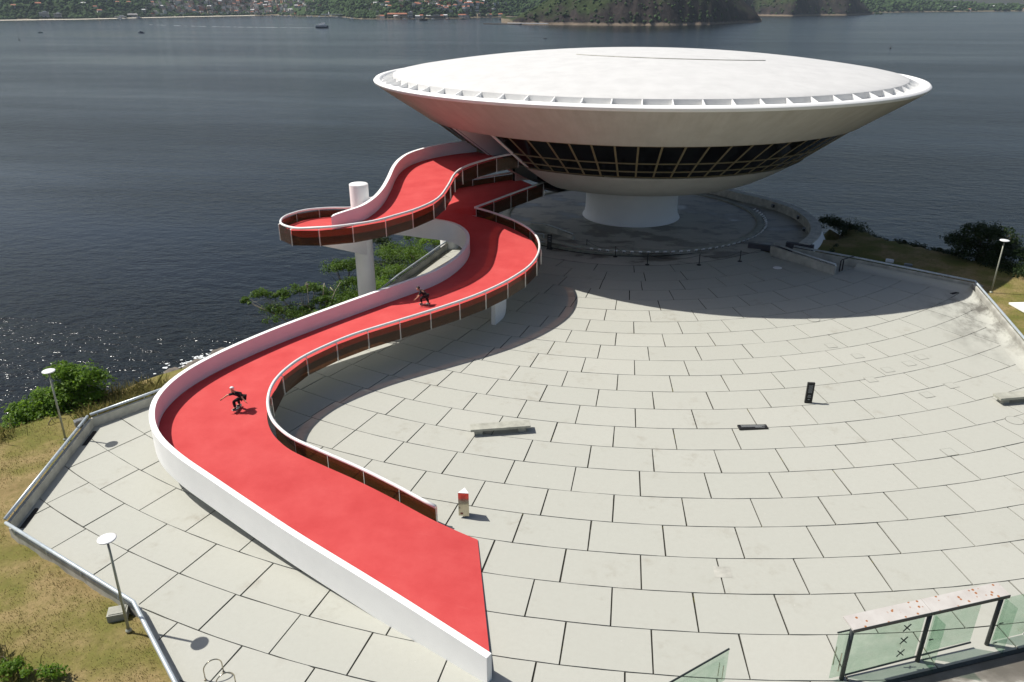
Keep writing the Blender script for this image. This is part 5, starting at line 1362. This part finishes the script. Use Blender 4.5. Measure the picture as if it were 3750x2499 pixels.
# bare pale branches of the spreading tree
brn = MB()
for pts in ([(-27.6, -17.6, -6.3), (-28.3, -16.9, -5.2), (-28.3, -16.8, -3.55)], [(-28.3, -16.9, -5.2), (-29.6, -17.0, -5.0)], [(-28.3, -16.7, -5.25), (-29.2, -17.2, -5.7)], [(-26.6, -16.3, -5.4), (-26.3, -15.3, -4.2), (-26.0, -14.6, -3.6)], [(-26.35, -15.4, -4.3), (-26.9, -15.0, -4.0)], [(-28.9, -17.9, -6.2), (-30.0, -17.9, -5.2), (-31.6, -18.0, -4.3), (-32.6, -19.2, -4.25)], [(-27.4, -15.6, -4.6), (-27.5, -14.8, -3.7)]):
    brn.tube(pts, [.045 - .012 * i for i in range(len(pts))], 6)
sto = bpy.data.objects['slope_tree']; o = brn.build('bare_branches', MT['palebark'], [c for c in sto.children if c.name.startswith('trunk')][0], smooth=True)
# bird on the branch
bird = empty('bird', (-28.3, -16.8, -3.5), 'pale grey-brown bird perched on a bare branch above the water', 'bird')
bb = Vector((-28.3, -16.8, -3.5))
skin_mesh('body', {'tail': (.06, 0, -.10, .03), 'rump': (.03, 0, .06, .085), 'breast': (-.02, 0, .24, .11), 'neck': (0, 0, .40, .045), 'head': (.0, 0, .50, .05), 'beak': (-.10, 0, .49, .012)}, [('tail', 'rump'), ('rump', 'breast'), ('breast', 'neck'), ('neck', 'head'), ('head', 'beak')], 'breast', MT['palebark'], bird, bb)
for s_ in (-.03, .03): MB().tube([bb + Vector((s_, 0, -.04)), bb + Vector((s_, 0, .08))], .008, 5).build('leg', MT['bark'], bird)
# right-hand side: dark shrubs and trees along the cliff
for lab, base, cl in (('dark shrub mass directly right of the basin buttress', (21.0, -2.2), [(18.9, -1.9, .5, .9, .9, .9, 1400), (20.0, -2.4, .3, 1.1, 1.0, 1.0, 1800), (21.0, -3.1, 0, 1.2, 1.1, 1.0, 1900), (22.0, -4.2, -.3, 1.1, 1.0, .9, 1600), (22.9, -5.2, -.5, 1.0, .9, .7, 1100)]),
                      ('low dark shrub at the lawn edge in the middle of the right lawn', (24.6, -6.6), [(24.2, -6.6, -.1, .9, .7, .55, 1000), (25.3, -7.7, -.1, .9, .7, .5, 900)]),
                      ('thin dark shrub at the lawn edge left of the big dark tree', (27.2, -9.0), [(26.6, -8.9, 0, .9, .7, .6, 900), (27.9, -10.0, .1, 1.0, .8, .7, 1100)]),
                      ('dark hedge-like shrub below the right disc lamp', (31.2, -14.4), [(29.6, -12.7, .4, 1.3, 1.1, .9, 1900), (30.4, -13.9, .2, 1.3, 1.1, .9, 1900), (31.1, -15.3, .1, 1.3, 1.1, .9, 1800), (31.9, -16.9, .1, 1.3, 1.1, .9, 1600), (32.7, -18.6, .1, 1.3, 1.1, .9, 1300)])):
    tree('cliff_shrub', lab, base, cl, .17, 'leaf_dark', 'shrub', 'dark shrubs along the right cliff', r0=.04)
tree('cliff_tree', 'large dark tree standing against the water right of the lawn', (29.0, -11.4), [(27.4, -11.0, 1.7, 1.4, 1.2, .9, 2200), (28.2, -11.8, 2.7, 1.3, 1.2, .9, 2000), (29.7, -12.0, 2.5, 1.3, 1.2, .95, 2000), (28.7, -11.0, 1.2, 1.6, 1.4, 1.1, 2400), (30.6, -11.8, 1.4, 1.3, 1.2, 1.0, 1900), (29.3, -10.8, .1, 1.4, 1.2, .9, 1600), (30.4, -11.8, .2, 1.3, 1.2, .9, 1500)], .18, 'leaf_dark', r0=.12)
tree('cliff_tree', 'dark tree at the right edge of the view behind the disc lamp', (32.0, -13.0), [(31.6, -12.0, 1.0, 1.2, 1.1, .9, 1500), (32.5, -12.6, .8, 1.2, 1.1, .9, 1500), (33.3, -13.6, .7, 1.2, 1.1, .9, 1400), (32.4, -13.2, -.1, 1.2, 1.1, .8, 1100)], .18, 'leaf_dark', r0=.08)
tree('stair_shrub', 'slender dark shrub growing beside the stair opening on the right', (16.9, -13.0), [(16.9, -13.0, .8, .32, .32, .7, 300), (17.1, -12.9, 1.3, .25, .25, .4, 160), (16.8, -13.1, .1, .3, .3, .5, 150)], .12, 'leaf_dark', 'shrub', r0=.025)

# grass: dry lawn blades (nobody could count them) and taller tufts by the parapets
def blades(name, pts, h, mat, seed, label, lean=.5, w=.02):
    g = np.random.default_rng(seed); n = len(pts); P = np.array(pts)
    z = land_z(P[:, 0], P[:, 1]); c = np.stack([P[:, 0], P[:, 1], z - .02], 1)
    H = h * g.uniform(.45, 1.3, n); a = g.uniform(0, 2 * math.pi, n); d = np.stack([np.cos(a), np.sin(a), 0 * a], 1)
    l = g.uniform(0, lean, (n, 1)); dirn = np.stack([np.cos(a * 3.7), np.sin(a * 3.7), 0 * a], 1)
    tip = c + np.array([0, 0, 1]) * H[:, None] + dirn * H[:, None] * l; mid = c + np.array([0, 0, .6]) * H[:, None] + dirn * H[:, None] * l * .35
    V = np.stack([c - d * w, c + d * w, mid + d * w * .8, tip, mid - d * w * .8], 1).reshape(-1, 3)
    F = np.arange(n * 5).reshape(n, 5)
    return tag(link_mesh(name, np_mesh(name, V, F), MT[mat]), label, 'grass', kind='stuff')
g = np.random.default_rng(5)
Q = np.stack([g.uniform(-36, -12, 90000), g.uniform(-66, -44, 90000)], 1)
Q = Q[(sdist(Q[:, 0], Q[:, 1], PLAZA) < -.25) & (sdist(Q[:, 0], Q[:, 1], CLIFF) > -.5) & (Q[:, 1] < -45.5 - (Q[:, 0] + 29) * .75)]
nn_ = np.array([noise.noise(Vector((x * .5, y * .5, 1))) for x, y in Q])
pts = Q[nn_ + g.uniform(-.4, .5, len(Q)) > 0][:26000]
blades('lawn_grass', pts, .085, 'blade', 6, 'short dry lawn grass left of the plaza', w=.012)
pts = []
for (x0, y0, x1, y1, n, s_) in ((-26.8, -40.9, -30.0, -44.6, 900, .5), (-27.5, -40.3, -31.4, -42.6, 700, .7), (-33.0, -46.5, -35.5, -49.5, 700, .9), (-20.2, -61.6, -25, -60.6, 500, .6)):
    t_ = g.uniform(0, 1, n); pts += list(zip(x0 + (x1 - x0) * t_ - .35 + g.normal(0, s_ * .5, n), y0 + (y1 - y0) * t_ + .3 + g.normal(0, s_ * .5, n)))
pts = np.array(pts); pts = pts[sdist(pts[:, 0], pts[:, 1], PLAZA) < -.3]
blades('tall_grass', pts, .75, 'reed', 8, 'tall yellow-green grass tufts behind the left parapet', lean=.9, w=.018)
pts = list(zip(g.uniform(18, 33, 5000), g.uniform(-24, -4, 5000)))
P = np.array(pts); ok = (sdist(P[:, 0], P[:, 1], PLAZA) < -.3) & (sdist(P[:, 0], P[:, 1], CLIFF) > -.3) & (np.hypot(P[:, 0], P[:, 1]) > 18.5)
blades('right_lawn_grass', P[ok], .08, 'blade', 9, 'short shaded lawn grass right of the plaza', w=.012)

# ------------------------------------------------------------------ shore rocks and foam below the ramp
for i, (x, y, s_) in enumerate(((-50.5, -1.5, 1.6), (-49.0, 1.8, 1.9), (-47.2, 4.2, 1.5), (-52.6, -3.4, 1.2))):
    bm = bmesh.new(); bmesh.ops.create_icosphere(bm, subdivisions=3, radius=s_)
    for v in bm.verts: v.co *= 1 + .45 * noise.fractal(v.co * .7 + Vector((i * 5, 0, 0)), 1, 2, 3); v.co.z *= .45
    me = bpy.data.meshes.new('shore_rock'); bm.to_mesh(me); bm.free()
    o = link_mesh('shore_rock', me, MT['shorerock']); o.location = (x, y, WATER - .35)
    tag(o, ('dark wet rock at the waterline beyond the ramp wall, second from the left', 'dark wet rock at the waterline beyond the ramp wall, largest', 'dark wet rock at the waterline beyond the ramp wall, rightmost', 'dark wet rock at the waterline beyond the ramp wall, leftmost')[i], 'rock', 'rocks at the waterline')
fm = MB(); gg = random.Random(3)
for k in range(150):
    u = gg.random(); x = -53.5 + 8 * u + gg.gauss(0, .9); y = -3.2 + 8.5 * u + gg.gauss(0, 1.0)
    r_ = gg.uniform(.08, .38); n_ = 9; a0 = gg.random() * 6
    fm.add([(x + r_ * gg.uniform(.4, 1.3) * math.cos(a0 + 2 * math.pi * j / n_) * 1.4, y + r_ * gg.uniform(.4, 1.3) * math.sin(a0 + 2 * math.pi * j / n_), WATER + .03) for j in range(n_)], [tuple(range(n_))])
tag(fm.build('sea_foam', MT['foam']), 'patches of white foam where waves break below the ramp', 'foam', kind='stuff')

# ------------------------------------------------------------------ far shore: woods, houses, boats
def bearing(u):
    """azimuth (from +Y towards +X) of a column u (0..1) of the view near the far shore"""
    d = fwd + rr_ * ((u - 0.5) / F_PX) + uu_ * (0.315 / F_PX)
    return math.atan2(d.x, d.y)
blob = bmesh.new(); bmesh.ops.create_icosphere(blob, subdivisions=1, radius=1.0)
BV = np.array([v.co[:] for v in blob.verts]); BF = np.array([[v.index for v in f.verts] for f in blob.faces]); blob.free()
def woods(name, land, u0, u1, n, tmin, tmax, smin, smax, seed, label, dens=None, mat='farleaf'):
    g = np.random.default_rng(seed); Vs = []; Fs = []; c = 0; a0, a1 = bearing(u0), bearing(u1)
    while c < n:
        a = g.uniform(a0, a1); t_ = tmin + (tmax - tmin) * g.uniform(0, 1) ** 1.3
        x, y = land.point(a, t_)
        if dens is not None and dens(a, t_, x, y) < g.uniform(0, 1): continue
        s_ = g.uniform(smin, smax); jit = 1 + g.uniform(-.3, .3, (len(BV), 1))
        V = BV * jit * np.array([s_, s_, s_ * g.uniform(.7, 1.1)]) + np.array([x, y, land.h(a, t_) + s_ * .45])
        Vs.append(V); Fs.append(BF + c * len(BV)); c += 1
    return tag(link_mesh(name, np_mesh(name, np.concatenate(Vs), np.concatenate(Fs)), MT[mat]), label, 'woodland', kind='stuff')
town = lambda a, t_, x, y: 0.10 if bearing(.15) < a < bearing(.30) and t_ > 45 else 1.0
woods('far_woods', FL, -0.03, 0.56, 4600, 26, 330, 3.0, 6.8, 31, 'green tree cover on the hillside across the bay', town)
woods('headland_scrub', FP, 0.51, 0.72, 420, 6, 150, 1.6, 3.6, 32, 'dark scrub clinging to the rocky headland')
woods('point_scrub', FQ, 0.70, 0.86, 160, 8, 150, 2, 4.5, 33, 'dark scrub on the farther rocky point')
woods('right_shore_woods', FR, 0.79, 1.02, 900, 18, 260, 4.5, 9, 34, 'tree cover on the far right shore')

def house_mesh(w, d, h, rk, wi, ri, pitched):
    mb = MB(); mb.box((0, 0, h / 2), (w, d, h))
    mb.cur = 1
    if pitched:
        o_ = .5; mb.add([(-w / 2 - o_, -d / 2 - o_, h), (w / 2 + o_, -d / 2 - o_, h), (w / 2 + o_, d / 2 + o_, h), (-w / 2 - o_, d / 2 + o_, h), (-w / 2 * .9, 0, h + rk), (w / 2 * .9, 0, h + rk)], [(0, 1, 5, 4), (2, 3, 4, 5), (3, 0, 4), (1, 2, 5)])
    else: mb.box((0, 0, h + .2), (w + .6, d + .6, .5)); mb.cur = 0; mb.box((w * .2, 0, h + 1.2), (w * .35, d * .4, 1.8))
    mb.cur = 2
    for k in range(max(1, int(w / 3.2))):
        for fl in range(max(1, int(h / 3))):
            x = -w / 2 + 1.6 + k * (w - 2) / max(1, int(w / 3.2)); mb.box((x, -d / 2 - .02, 1.7 + fl * 3), (1.1, .1, 1.2))
    me = mb.mesh('hillside_house'); me.materials.append(HOUSE[wi]); me.materials.append(ROOF[ri]); me.materials.append(MT['winfar']); return me
HM = [house_mesh(10, 8, 7.5, 2.4, 0, 0, True), house_mesh(11, 8, 8.0, 0, 1, 1, False), house_mesh(9, 8, 7.0, 0, 2, 2, False), house_mesh(12, 9, 8.0, 2.6, 3, 0, True), house_mesh(9, 7, 9, 0, 5, 2, False), house_mesh(10, 8, 8, 0, 4, 3, False), house_mesh(13, 9, 7.0, 2.2, 0, 3, True), house_mesh(10, 8, 10, 0, 1, 2, False)]
def put_house(me, land, u, t_, label, group=None, name='hillside_house', cat='house', sink=1.2):
    a = bearing(u); x, y = land.point(a, t_)
    o = bpy.data.objects.new(name, me); COL.objects.link(o); o.location = (x, y, land.h(a, t_) - sink); o.rotation_euler = (0, 0, -a + random.uniform(-.35, .35))
    return tag(o, label, cat, group)
gh = random.Random(21)
for k in range(190):
    u = gh.triangular(.135, .315, .215); t_ = 40 + 200 * gh.random() ** .8
    put_house(HM[gh.choice([0, 1, 1, 2, 2, 3, 4, 4, 5, 6, 7])], FL, u, t_, 'small house packed into the hillside town across the bay, left of the ferry', 'houses of the left hillside town')
for k in range(70):
    u = gh.triangular(.355, .505, .44); t_ = gh.uniform(75, 230)
    put_house(HM[gh.choice([0, 0, 1, 2, 3, 3, 5, 6, 7])], FL, u, t_, 'small house on the wooded hillside above the fishing harbour across the bay', 'houses above the fishing harbour')
for k in range(12):
    put_house(HM[gh.choice([0, 3, 6])], FL, gh.uniform(.005, .13), gh.uniform(40, 180), 'villa half hidden among the trees at the far left shore', 'villas on the far left shore')
for k in range(20):
    put_house(HM[gh.choice([0, 3, 5, 6])], FL, gh.uniform(.36, .50), gh.uniform(14, 30), 'low waterside building along the fishing harbour quay', 'quayside buildings', cat='building')
tw = [MB() for _ in range(4)]
for k in range(620):
    left = k < 430
    u = gh.triangular(.13, .325, .22) if left else gh.triangular(.355, .51, .44); t_ = (38 + 215 * gh.random()) if left else (60 + 190 * gh.random())
    a = bearing(u); x, y = FL.point(a, t_); w_, d_, h_ = gh.uniform(6, 12), gh.uniform(6, 9), gh.uniform(5, 10)
    m_ = tw[gh.choice([0, 0, 1, 2, 2, 3])]; z_ = FL.h(a, t_)
    m_.box((x, y, z_ + h_ / 2 - 1.5), (w_, d_, h_), -a + gh.uniform(-.4, .4))
for m_, hm_ in zip(tw, (HOUSE[0], HOUSE[1], HOUSE[3], ROOF[0])):
    tag(m_.build('distant_town', hm_), 'jumble of tiny houses filling the far hillside town', 'town', kind='stuff')
for i, (u, t_) in enumerate(((.945, 24), (.998, 22), (.915, 70), (.967, 80), (.93, 60))):
    put_house(HM[3 if i < 2 else 6], FR, u, t_, ('white house with orange roof at the water on the far right shore', 'pale house at the extreme right of the far shore', 'white villa among trees on the far right shore, leftmost', 'white villa high on the far right shore', 'white villa among trees on the far right shore, second')[i])
def block(name, label, land, u, t_, w, d, h, wi, ri, floors, pitched, cat='building'):
    a = bearing(u); x, y = land.point(a, t_); z = land.h(a, t_) - 1
    r_ = empty(name, (x, y, z), label, cat, rz=-a)
    wl_ = MB().box((0, 0, h / 2), (w, d, h)).build('wall', HOUSE[wi], r_, local=True)
    mb = MB()
    if pitched: mb.add([(-w / 2 - 1, -d / 2 - 1, h), (w / 2 + 1, -d / 2 - 1, h), (w / 2 + 1, d / 2 + 1, h), (-w / 2 - 1, d / 2 + 1, h), (-w / 2 * .92, 0, h + 3), (w / 2 * .92, 0, h + 3)], [(0, 1, 5, 4), (2, 3, 4, 5), (3, 0, 4), (1, 2, 5)])
    else: mb.box((0, 0, h + .3), (w + 1, d + 1, .6)); mb.box((w * .1, 0, h + 1.8), (w * .4, d * .5, 2.6))
    mb.build('roof', ROOF[ri], r_, local=True)
    for fl in range(floors):
        MB().box((0, -d / 2 - .05, (fl + .55) * h / floors), (w * .92, .2, h / floors * .45)).build('window_band', MT['winfar'], wl_, local=True)
block('apartment_block', 'white stepped apartment block on the far left shore', FL, .044, 36, 22, 12, 16, 3, 3, 5, False)
block('apartment_block', 'pale apartment block beside the stepped white one on the far left shore', FL, .057, 32, 18, 12, 14, 0, 3, 4, False)
block('orange_roof_villa', 'villa with bright orange roof high on the far left hillside', FL, .040, 120, 16, 9, 6, 4, 0, 1, True)
block('beach_pavilion', 'long low white pavilion behind the far beach', FL, .118, 20, 30, 8, 5, 3, 3, 1, False)
block('beach_pavilion', 'white boat shed behind the far beach below the hillside town', FL, .130, 26, 26, 10, 7, 3, 1, 1, True)
block('yellow_house', 'ochre yellow building behind the far beach below the town', FL, .149, 30, 18, 9, 10, 4, 0, 2, False)
block('quay_building', 'long quay building with orange tiled roof by the fishing harbour', FL, .388, 30, 52, 12, 12, 4, 0, 2, True)
block('quay_tower', 'white four-storey block at the end of the orange-roofed quay building', FL, .401, 24, 12, 12, 16, 3, 3, 4, False)
block('warehouse', 'yellow warehouse row on the harbour quay', FL, .425, 14, 46, 9, 7, 4, 1, 1, False)
block('green_house', 'pale green house on the slope above the harbour', FL, .4655, 60, 15, 10, 10, 3, 1, 2, False)
block('harbour_tower', 'narrow grey tower building on the harbour quay', FL, .456, 20, 8, 8, 15, 2, 2, 4, False)
# marina pier with flat roof, white chimney and mooring masts
a = bearing(.331); x, y = FL.point(a, -40)
pr = empty('marina_pier', (x, y, WATER), 'long flat white-roofed marina pier with a white chimney', 'pier', rz=-a)
MB().box((0, 0, 1.0), (110, 12, 2)).build('quay', MT['parapet'], pr, local=True)
MB().box((-10, 0, 8), (80, 11, 1.2)).build('roof', MT['lampwhite'], pr, local=True)
MB().tube([(-28, 4, 2), (-28, 4, 15)], 1.1, 8).build('chimney', MT['lampwhite'], pr, local=True)
for k in range(9): MB().box((-48 + k * 10, -5, 4.7), (.8, .8, 6)).build('column', MT['parapet'], pr, local=True)

def boat(name, label, x, y, L_, hull, deck, heading, cabin=True, mast=0, group=None, tall=1.0, cabin_mat=None):
    r_ = empty(name, (x, y, WATER), label, 'boat', group, rz=heading)
    n = 9; vs = []; B = L_ * .13; fb = L_ * .085 * tall
    for i in range(n):
        u = i / (n - 1); w = B * (1 - max(0, (u - .55) / .45) ** 2.2) * (0.86 + .14 * min(1, u * 4)); sh = fb * (1 + .45 * max(0, (u - .5) * 2) ** 2)
        X = -L_ / 2 + L_ * u
        vs += [(X, -w, sh), (X, w, sh), (X - L_ * .02 * u, w * .72, -.4), (X - L_ * .02 * u, -w * .72, -.4)]
    fs = [(4 * i + j, 4 * i + 4 + j, 4 * i + 4 + (j + 1) % 4, 4 * i + (j + 1) % 4) for i in range(n - 1) for j in range(4)] + [(0, 1, 2, 3), tuple(4 * (n - 1) + j for j in (3, 2, 1, 0))]
    MB().add(vs, fs).build('hull', hull, r_, local=True)
    if cabin:
        cb_ = MB().box((-L_ * .06, 0, fb + L_ * .05), (L_ * .42, B * 1.3, L_ * .10)).build('cabin', deck, r_, local=True)
        MB().box((L_ * .02, 0, fb + L_ * .125), (L_ * .16, B * 1.0, L_ * .06)).build('wheelhouse', cabin_mat or deck, cb_, local=True)
        MB().box((-L_ * .05, 0, fb + L_ * .055), (L_ * .38, B * 1.34, L_ * .03)).build('window_band', MT['winfar'], cb_, local=True)
    if mast: MB().tube([(L_ * .05, 0, fb), (L_ * .05, 0, fb + mast)], L_ * .008, 5).build('mast', MT['grey'], r_, local=True)
    return r_
MT['navy'] = mat_plain('navy hull', (0.010, 0.028, 0.075), 0.4); MT['hullblk'] = mat_plain('black hull', (0.012, 0.014, 0.016), 0.5)
MT['teal'] = mat_plain('teal hull', (0.03, 0.12, 0.13), 0.5); MT['redhull'] = mat_plain('red hull', (0.30, 0.05, 0.03), 0.5); MT['wht'] = mat_plain('boat white', (0.78, 0.79, 0.8), 0.4)
fx, fy = -541, 1279; fh = R(-3)
fer = boat('ferry', 'white and blue passenger ferry crossing the bay with a wake', fx, fy, 23, MT['navy'], MT['wht'], fh, False, 0, tall=1.15)
MB().box((-1.2, 0, 3.5), (18.5, 5.2, 2.7)).build('passenger_deck', MT['wht'], fer, local=True)
MB().box((-1.2, 0, 3.4), (17.6, 5.3, .75)).build('window_band', MT['winfar'], fer, local=True)
MB().box((-.5, 0, 5.9), (9.5, 4.4, 2.1)).build('upper_deck', MT['wht'], fer, local=True)
MB().box((3.0, 0, 7.5), (3.2, 3.2, 1.4)).build('wheelhouse', MT['wht'], fer, local=True)
MB().tube([(-.5, 0, 7), (-.5, 0, 9.6)], .14, 5).build('mast', MT['wht'], fer, local=True)
boat('fishing_boat', 'dark blue fishing boat on the open bay at the left', -710, 1016, 11, MT['navy'], MT['navy'], R(170), True, 2.0)
boat('fishing_boat', 'small grey-green boat at the far left of the bay', -865, 1009, 7.5, MT['teal'], MT['grey'], R(5), True)
boat('barge', 'black boxy barge moored off the harbour quay', -509, 1831, 19, MT['hullblk'], MT['hullblk'], R(4), True, 0, tall=2.0)
boat('dinghy', 'small dark fishing dinghy with rods above the saucer roof', -113, 899, 4.6, MT['hullblk'], MT['grey'], R(20), False)
sk = boat('fishing_boat', 'teal fishing boat in the harbour', -449, 1993, 14, MT['teal'], MT['teal'], R(10), True, 5, 'harbour boats')
for i, (x, y, L_, hm, dm, lb) in enumerate(((-488, 1989, 12, 'redhull', 'wht', 'red fishing boat in the harbour'), (-605, 2000, 11, 'wht', 'wht', 'white boat moored near the orange-roofed quay building'), (-366, 2120, 14, 'hullblk', 'teal', 'dark boat at the inner end of the harbour'), (-330, 2010, 12, 'wht', 'grey', 'pale boat off the tip of the headland, upper'), (-312, 1915, 14, 'wht', 'wht', 'white motor boat beside the headland tip'), (-345, 1960, 11, 'navy', 'wht', 'blue and white boat beside the headland tip'), (-575, 2000, 10, 'teal', 'wht', 'small teal boat left of the black barge'), (-560, 1985, 9, 'hullblk', 'grey', 'small dark boat left of the black barge'), (-540, 2040, 9, 'wht', 'wht', 'small white boat behind the black barge'))):
    boat('moored_boat', lb, x, y, L_, MT[hm], MT[dm], gh.uniform(-.6, .6), True, gh.choice([0, 3, 5]), 'harbour boats')
for k in range(22):
    a = bearing(gh.uniform(.258, .345)); d0 = FL.point(a, -gh.uniform(60, 100))
    boat('marina_boat', 'white yacht among the moorings at the marina pier', d0[0], d0[1], gh.uniform(8, 13), MT['wht'], MT['wht'], gh.uniform(-.5, .5), True, gh.uniform(7, 11), 'yachts at the marina pier')
for i, (u, d_) in enumerate(((.117, -30), (.136, -26))):
    a = bearing(u); x, y = FL.point(a, d_); boat('launch', ('pale blue launch close to the far beach, left one', 'blue and white launch close to the far beach, right one')[i], x, y, 16, MT['wht' if i == 0 else 'navy'], MT['wht'], R(0), True)
for i, (x, y) in enumerate(((-719, 788), (54, 1017), (230, 735), (432, 1972))):
    r_ = empty('channel_buoy', (x, y, WATER), ('dark buoy on the water at the far left', 'dark buoy on the water above the saucer roof', 'dark buoy on the water right of the saucer', 'dark buoy far out before the rocky point')[i], 'buoy')
    MB().lathe([(.01, 0), (.8, 0), (.75, .8), (.3, 1.2), (.12, 2.6), (.01, 2.7)], 12, c=(x, y, WATER - .2)).build('float', MT['hullblk'], r_, smooth=True)
    MB().tube([(x, y, WATER + 2), (x, y, WATER + 3.4)], .1, 5).build('staff', MT['hullblk'], r_)
# fisherman in the dinghy
person((-113, 899, WATER + .25), dict(pelvis=(0, 0, .5), chest=(0, 0, .88), neck=(0, 0, 1.06), head=(0, 0, 1.2), sL=(-.18, 0, .98), eL=(-.28, -.1, .75), wL=(-.4, -.2, .7), sR=(.18, 0, .98), eR=(.28, -.1, .75), wR=(.4, -.2, .7),
       kL=(-.14, -.36, .48), aL=(-.14, -.36, .095), kR=(.14, -.36, .48), aR=(.14, -.36, .095)), 'person sitting in the small dinghy above the saucer roof', hands=False)
# ferry wake: long tapering foam ribbon, and the stone mole at the headland
wk = MB(); gw = random.Random(2); n = 90; vs = []
for i in range(n):
    u = i / (n - 1); x = fx - 11 - 420 * u; y = fy + 40 * u + 130 * u * u; w = 1.6 + 3.6 * u ** .5
    vs += [(x, y - w * gw.uniform(.4, 1.0), WATER + .06), (x, y + w * gw.uniform(.4, 1.0), WATER + .06)]
fs = [(2 * i, 2 * i + 2, 2 * i + 3, 2 * i + 1) for i in range(n - 1) if gw.random() > i / n * .85]
wk.add(vs, fs); tag(wk.build('ferry_wake', MT['foam']), 'long white wake trailing left behind the ferry', 'wake', kind='stuff')
ml = empty('stone_mole', (-285, 1560, WATER), 'low dark stone mole at the left tip of the headland', 'mole')
MB().hexa([(-312, 1548, WATER - 1), (-236, 1522, WATER - 1), (-232, 1532, WATER - 1), (-310, 1556, WATER - 1), (-312, 1548, WATER + 1.6), (-236, 1522, WATER + 1.8), (-232, 1532, WATER + 1.8), (-310, 1556, WATER + 1.6)]).build('wall', MT['shorerock'], ml)
MB().hexa([(-262, 1538, WATER + 1.6), (-180, 1512, WATER + 1.6), (-178, 1516, WATER + 1.6), (-260, 1542, WATER + 1.6), (-262, 1538, WATER + 3), (-180, 1512, WATER + 3), (-178, 1516, WATER + 3), (-260, 1542, WATER + 3)]).build('white_kerb', MT['lampwhite'], ml)

# ------------------------------------------------------------------ air over the bay
hz = MB().hexa([(-3600, -260, -24), (3600, -260, -24), (3600, 5200, -24), (-3600, 5200, -24), (-3600, -260, 205), (3600, -260, 205), (3600, 5200, 205), (-3600, 5200, 205)]).build('haze', None)
hm = bpy.data.materials.new('haze air'); hm.use_nodes = True
ht = hm.node_tree; ht.nodes.remove(ht.nodes['Principled BSDF'])
pv = ht.nodes.new('ShaderNodeVolumePrincipled')
pv.inputs['Color'].default_value = (0.72, 0.86, 1.0, 1); pv.inputs['Density'].default_value = 0.000042; pv.inputs['Anisotropy'].default_value = 0.2
ht.links.new(pv.outputs[0], ht.nodes['Material Output'].inputs['Volume'])
hz.data.materials.append(hm)
tag(hz, 'thin bluish haze over the bay', 'haze', kind='stuff')
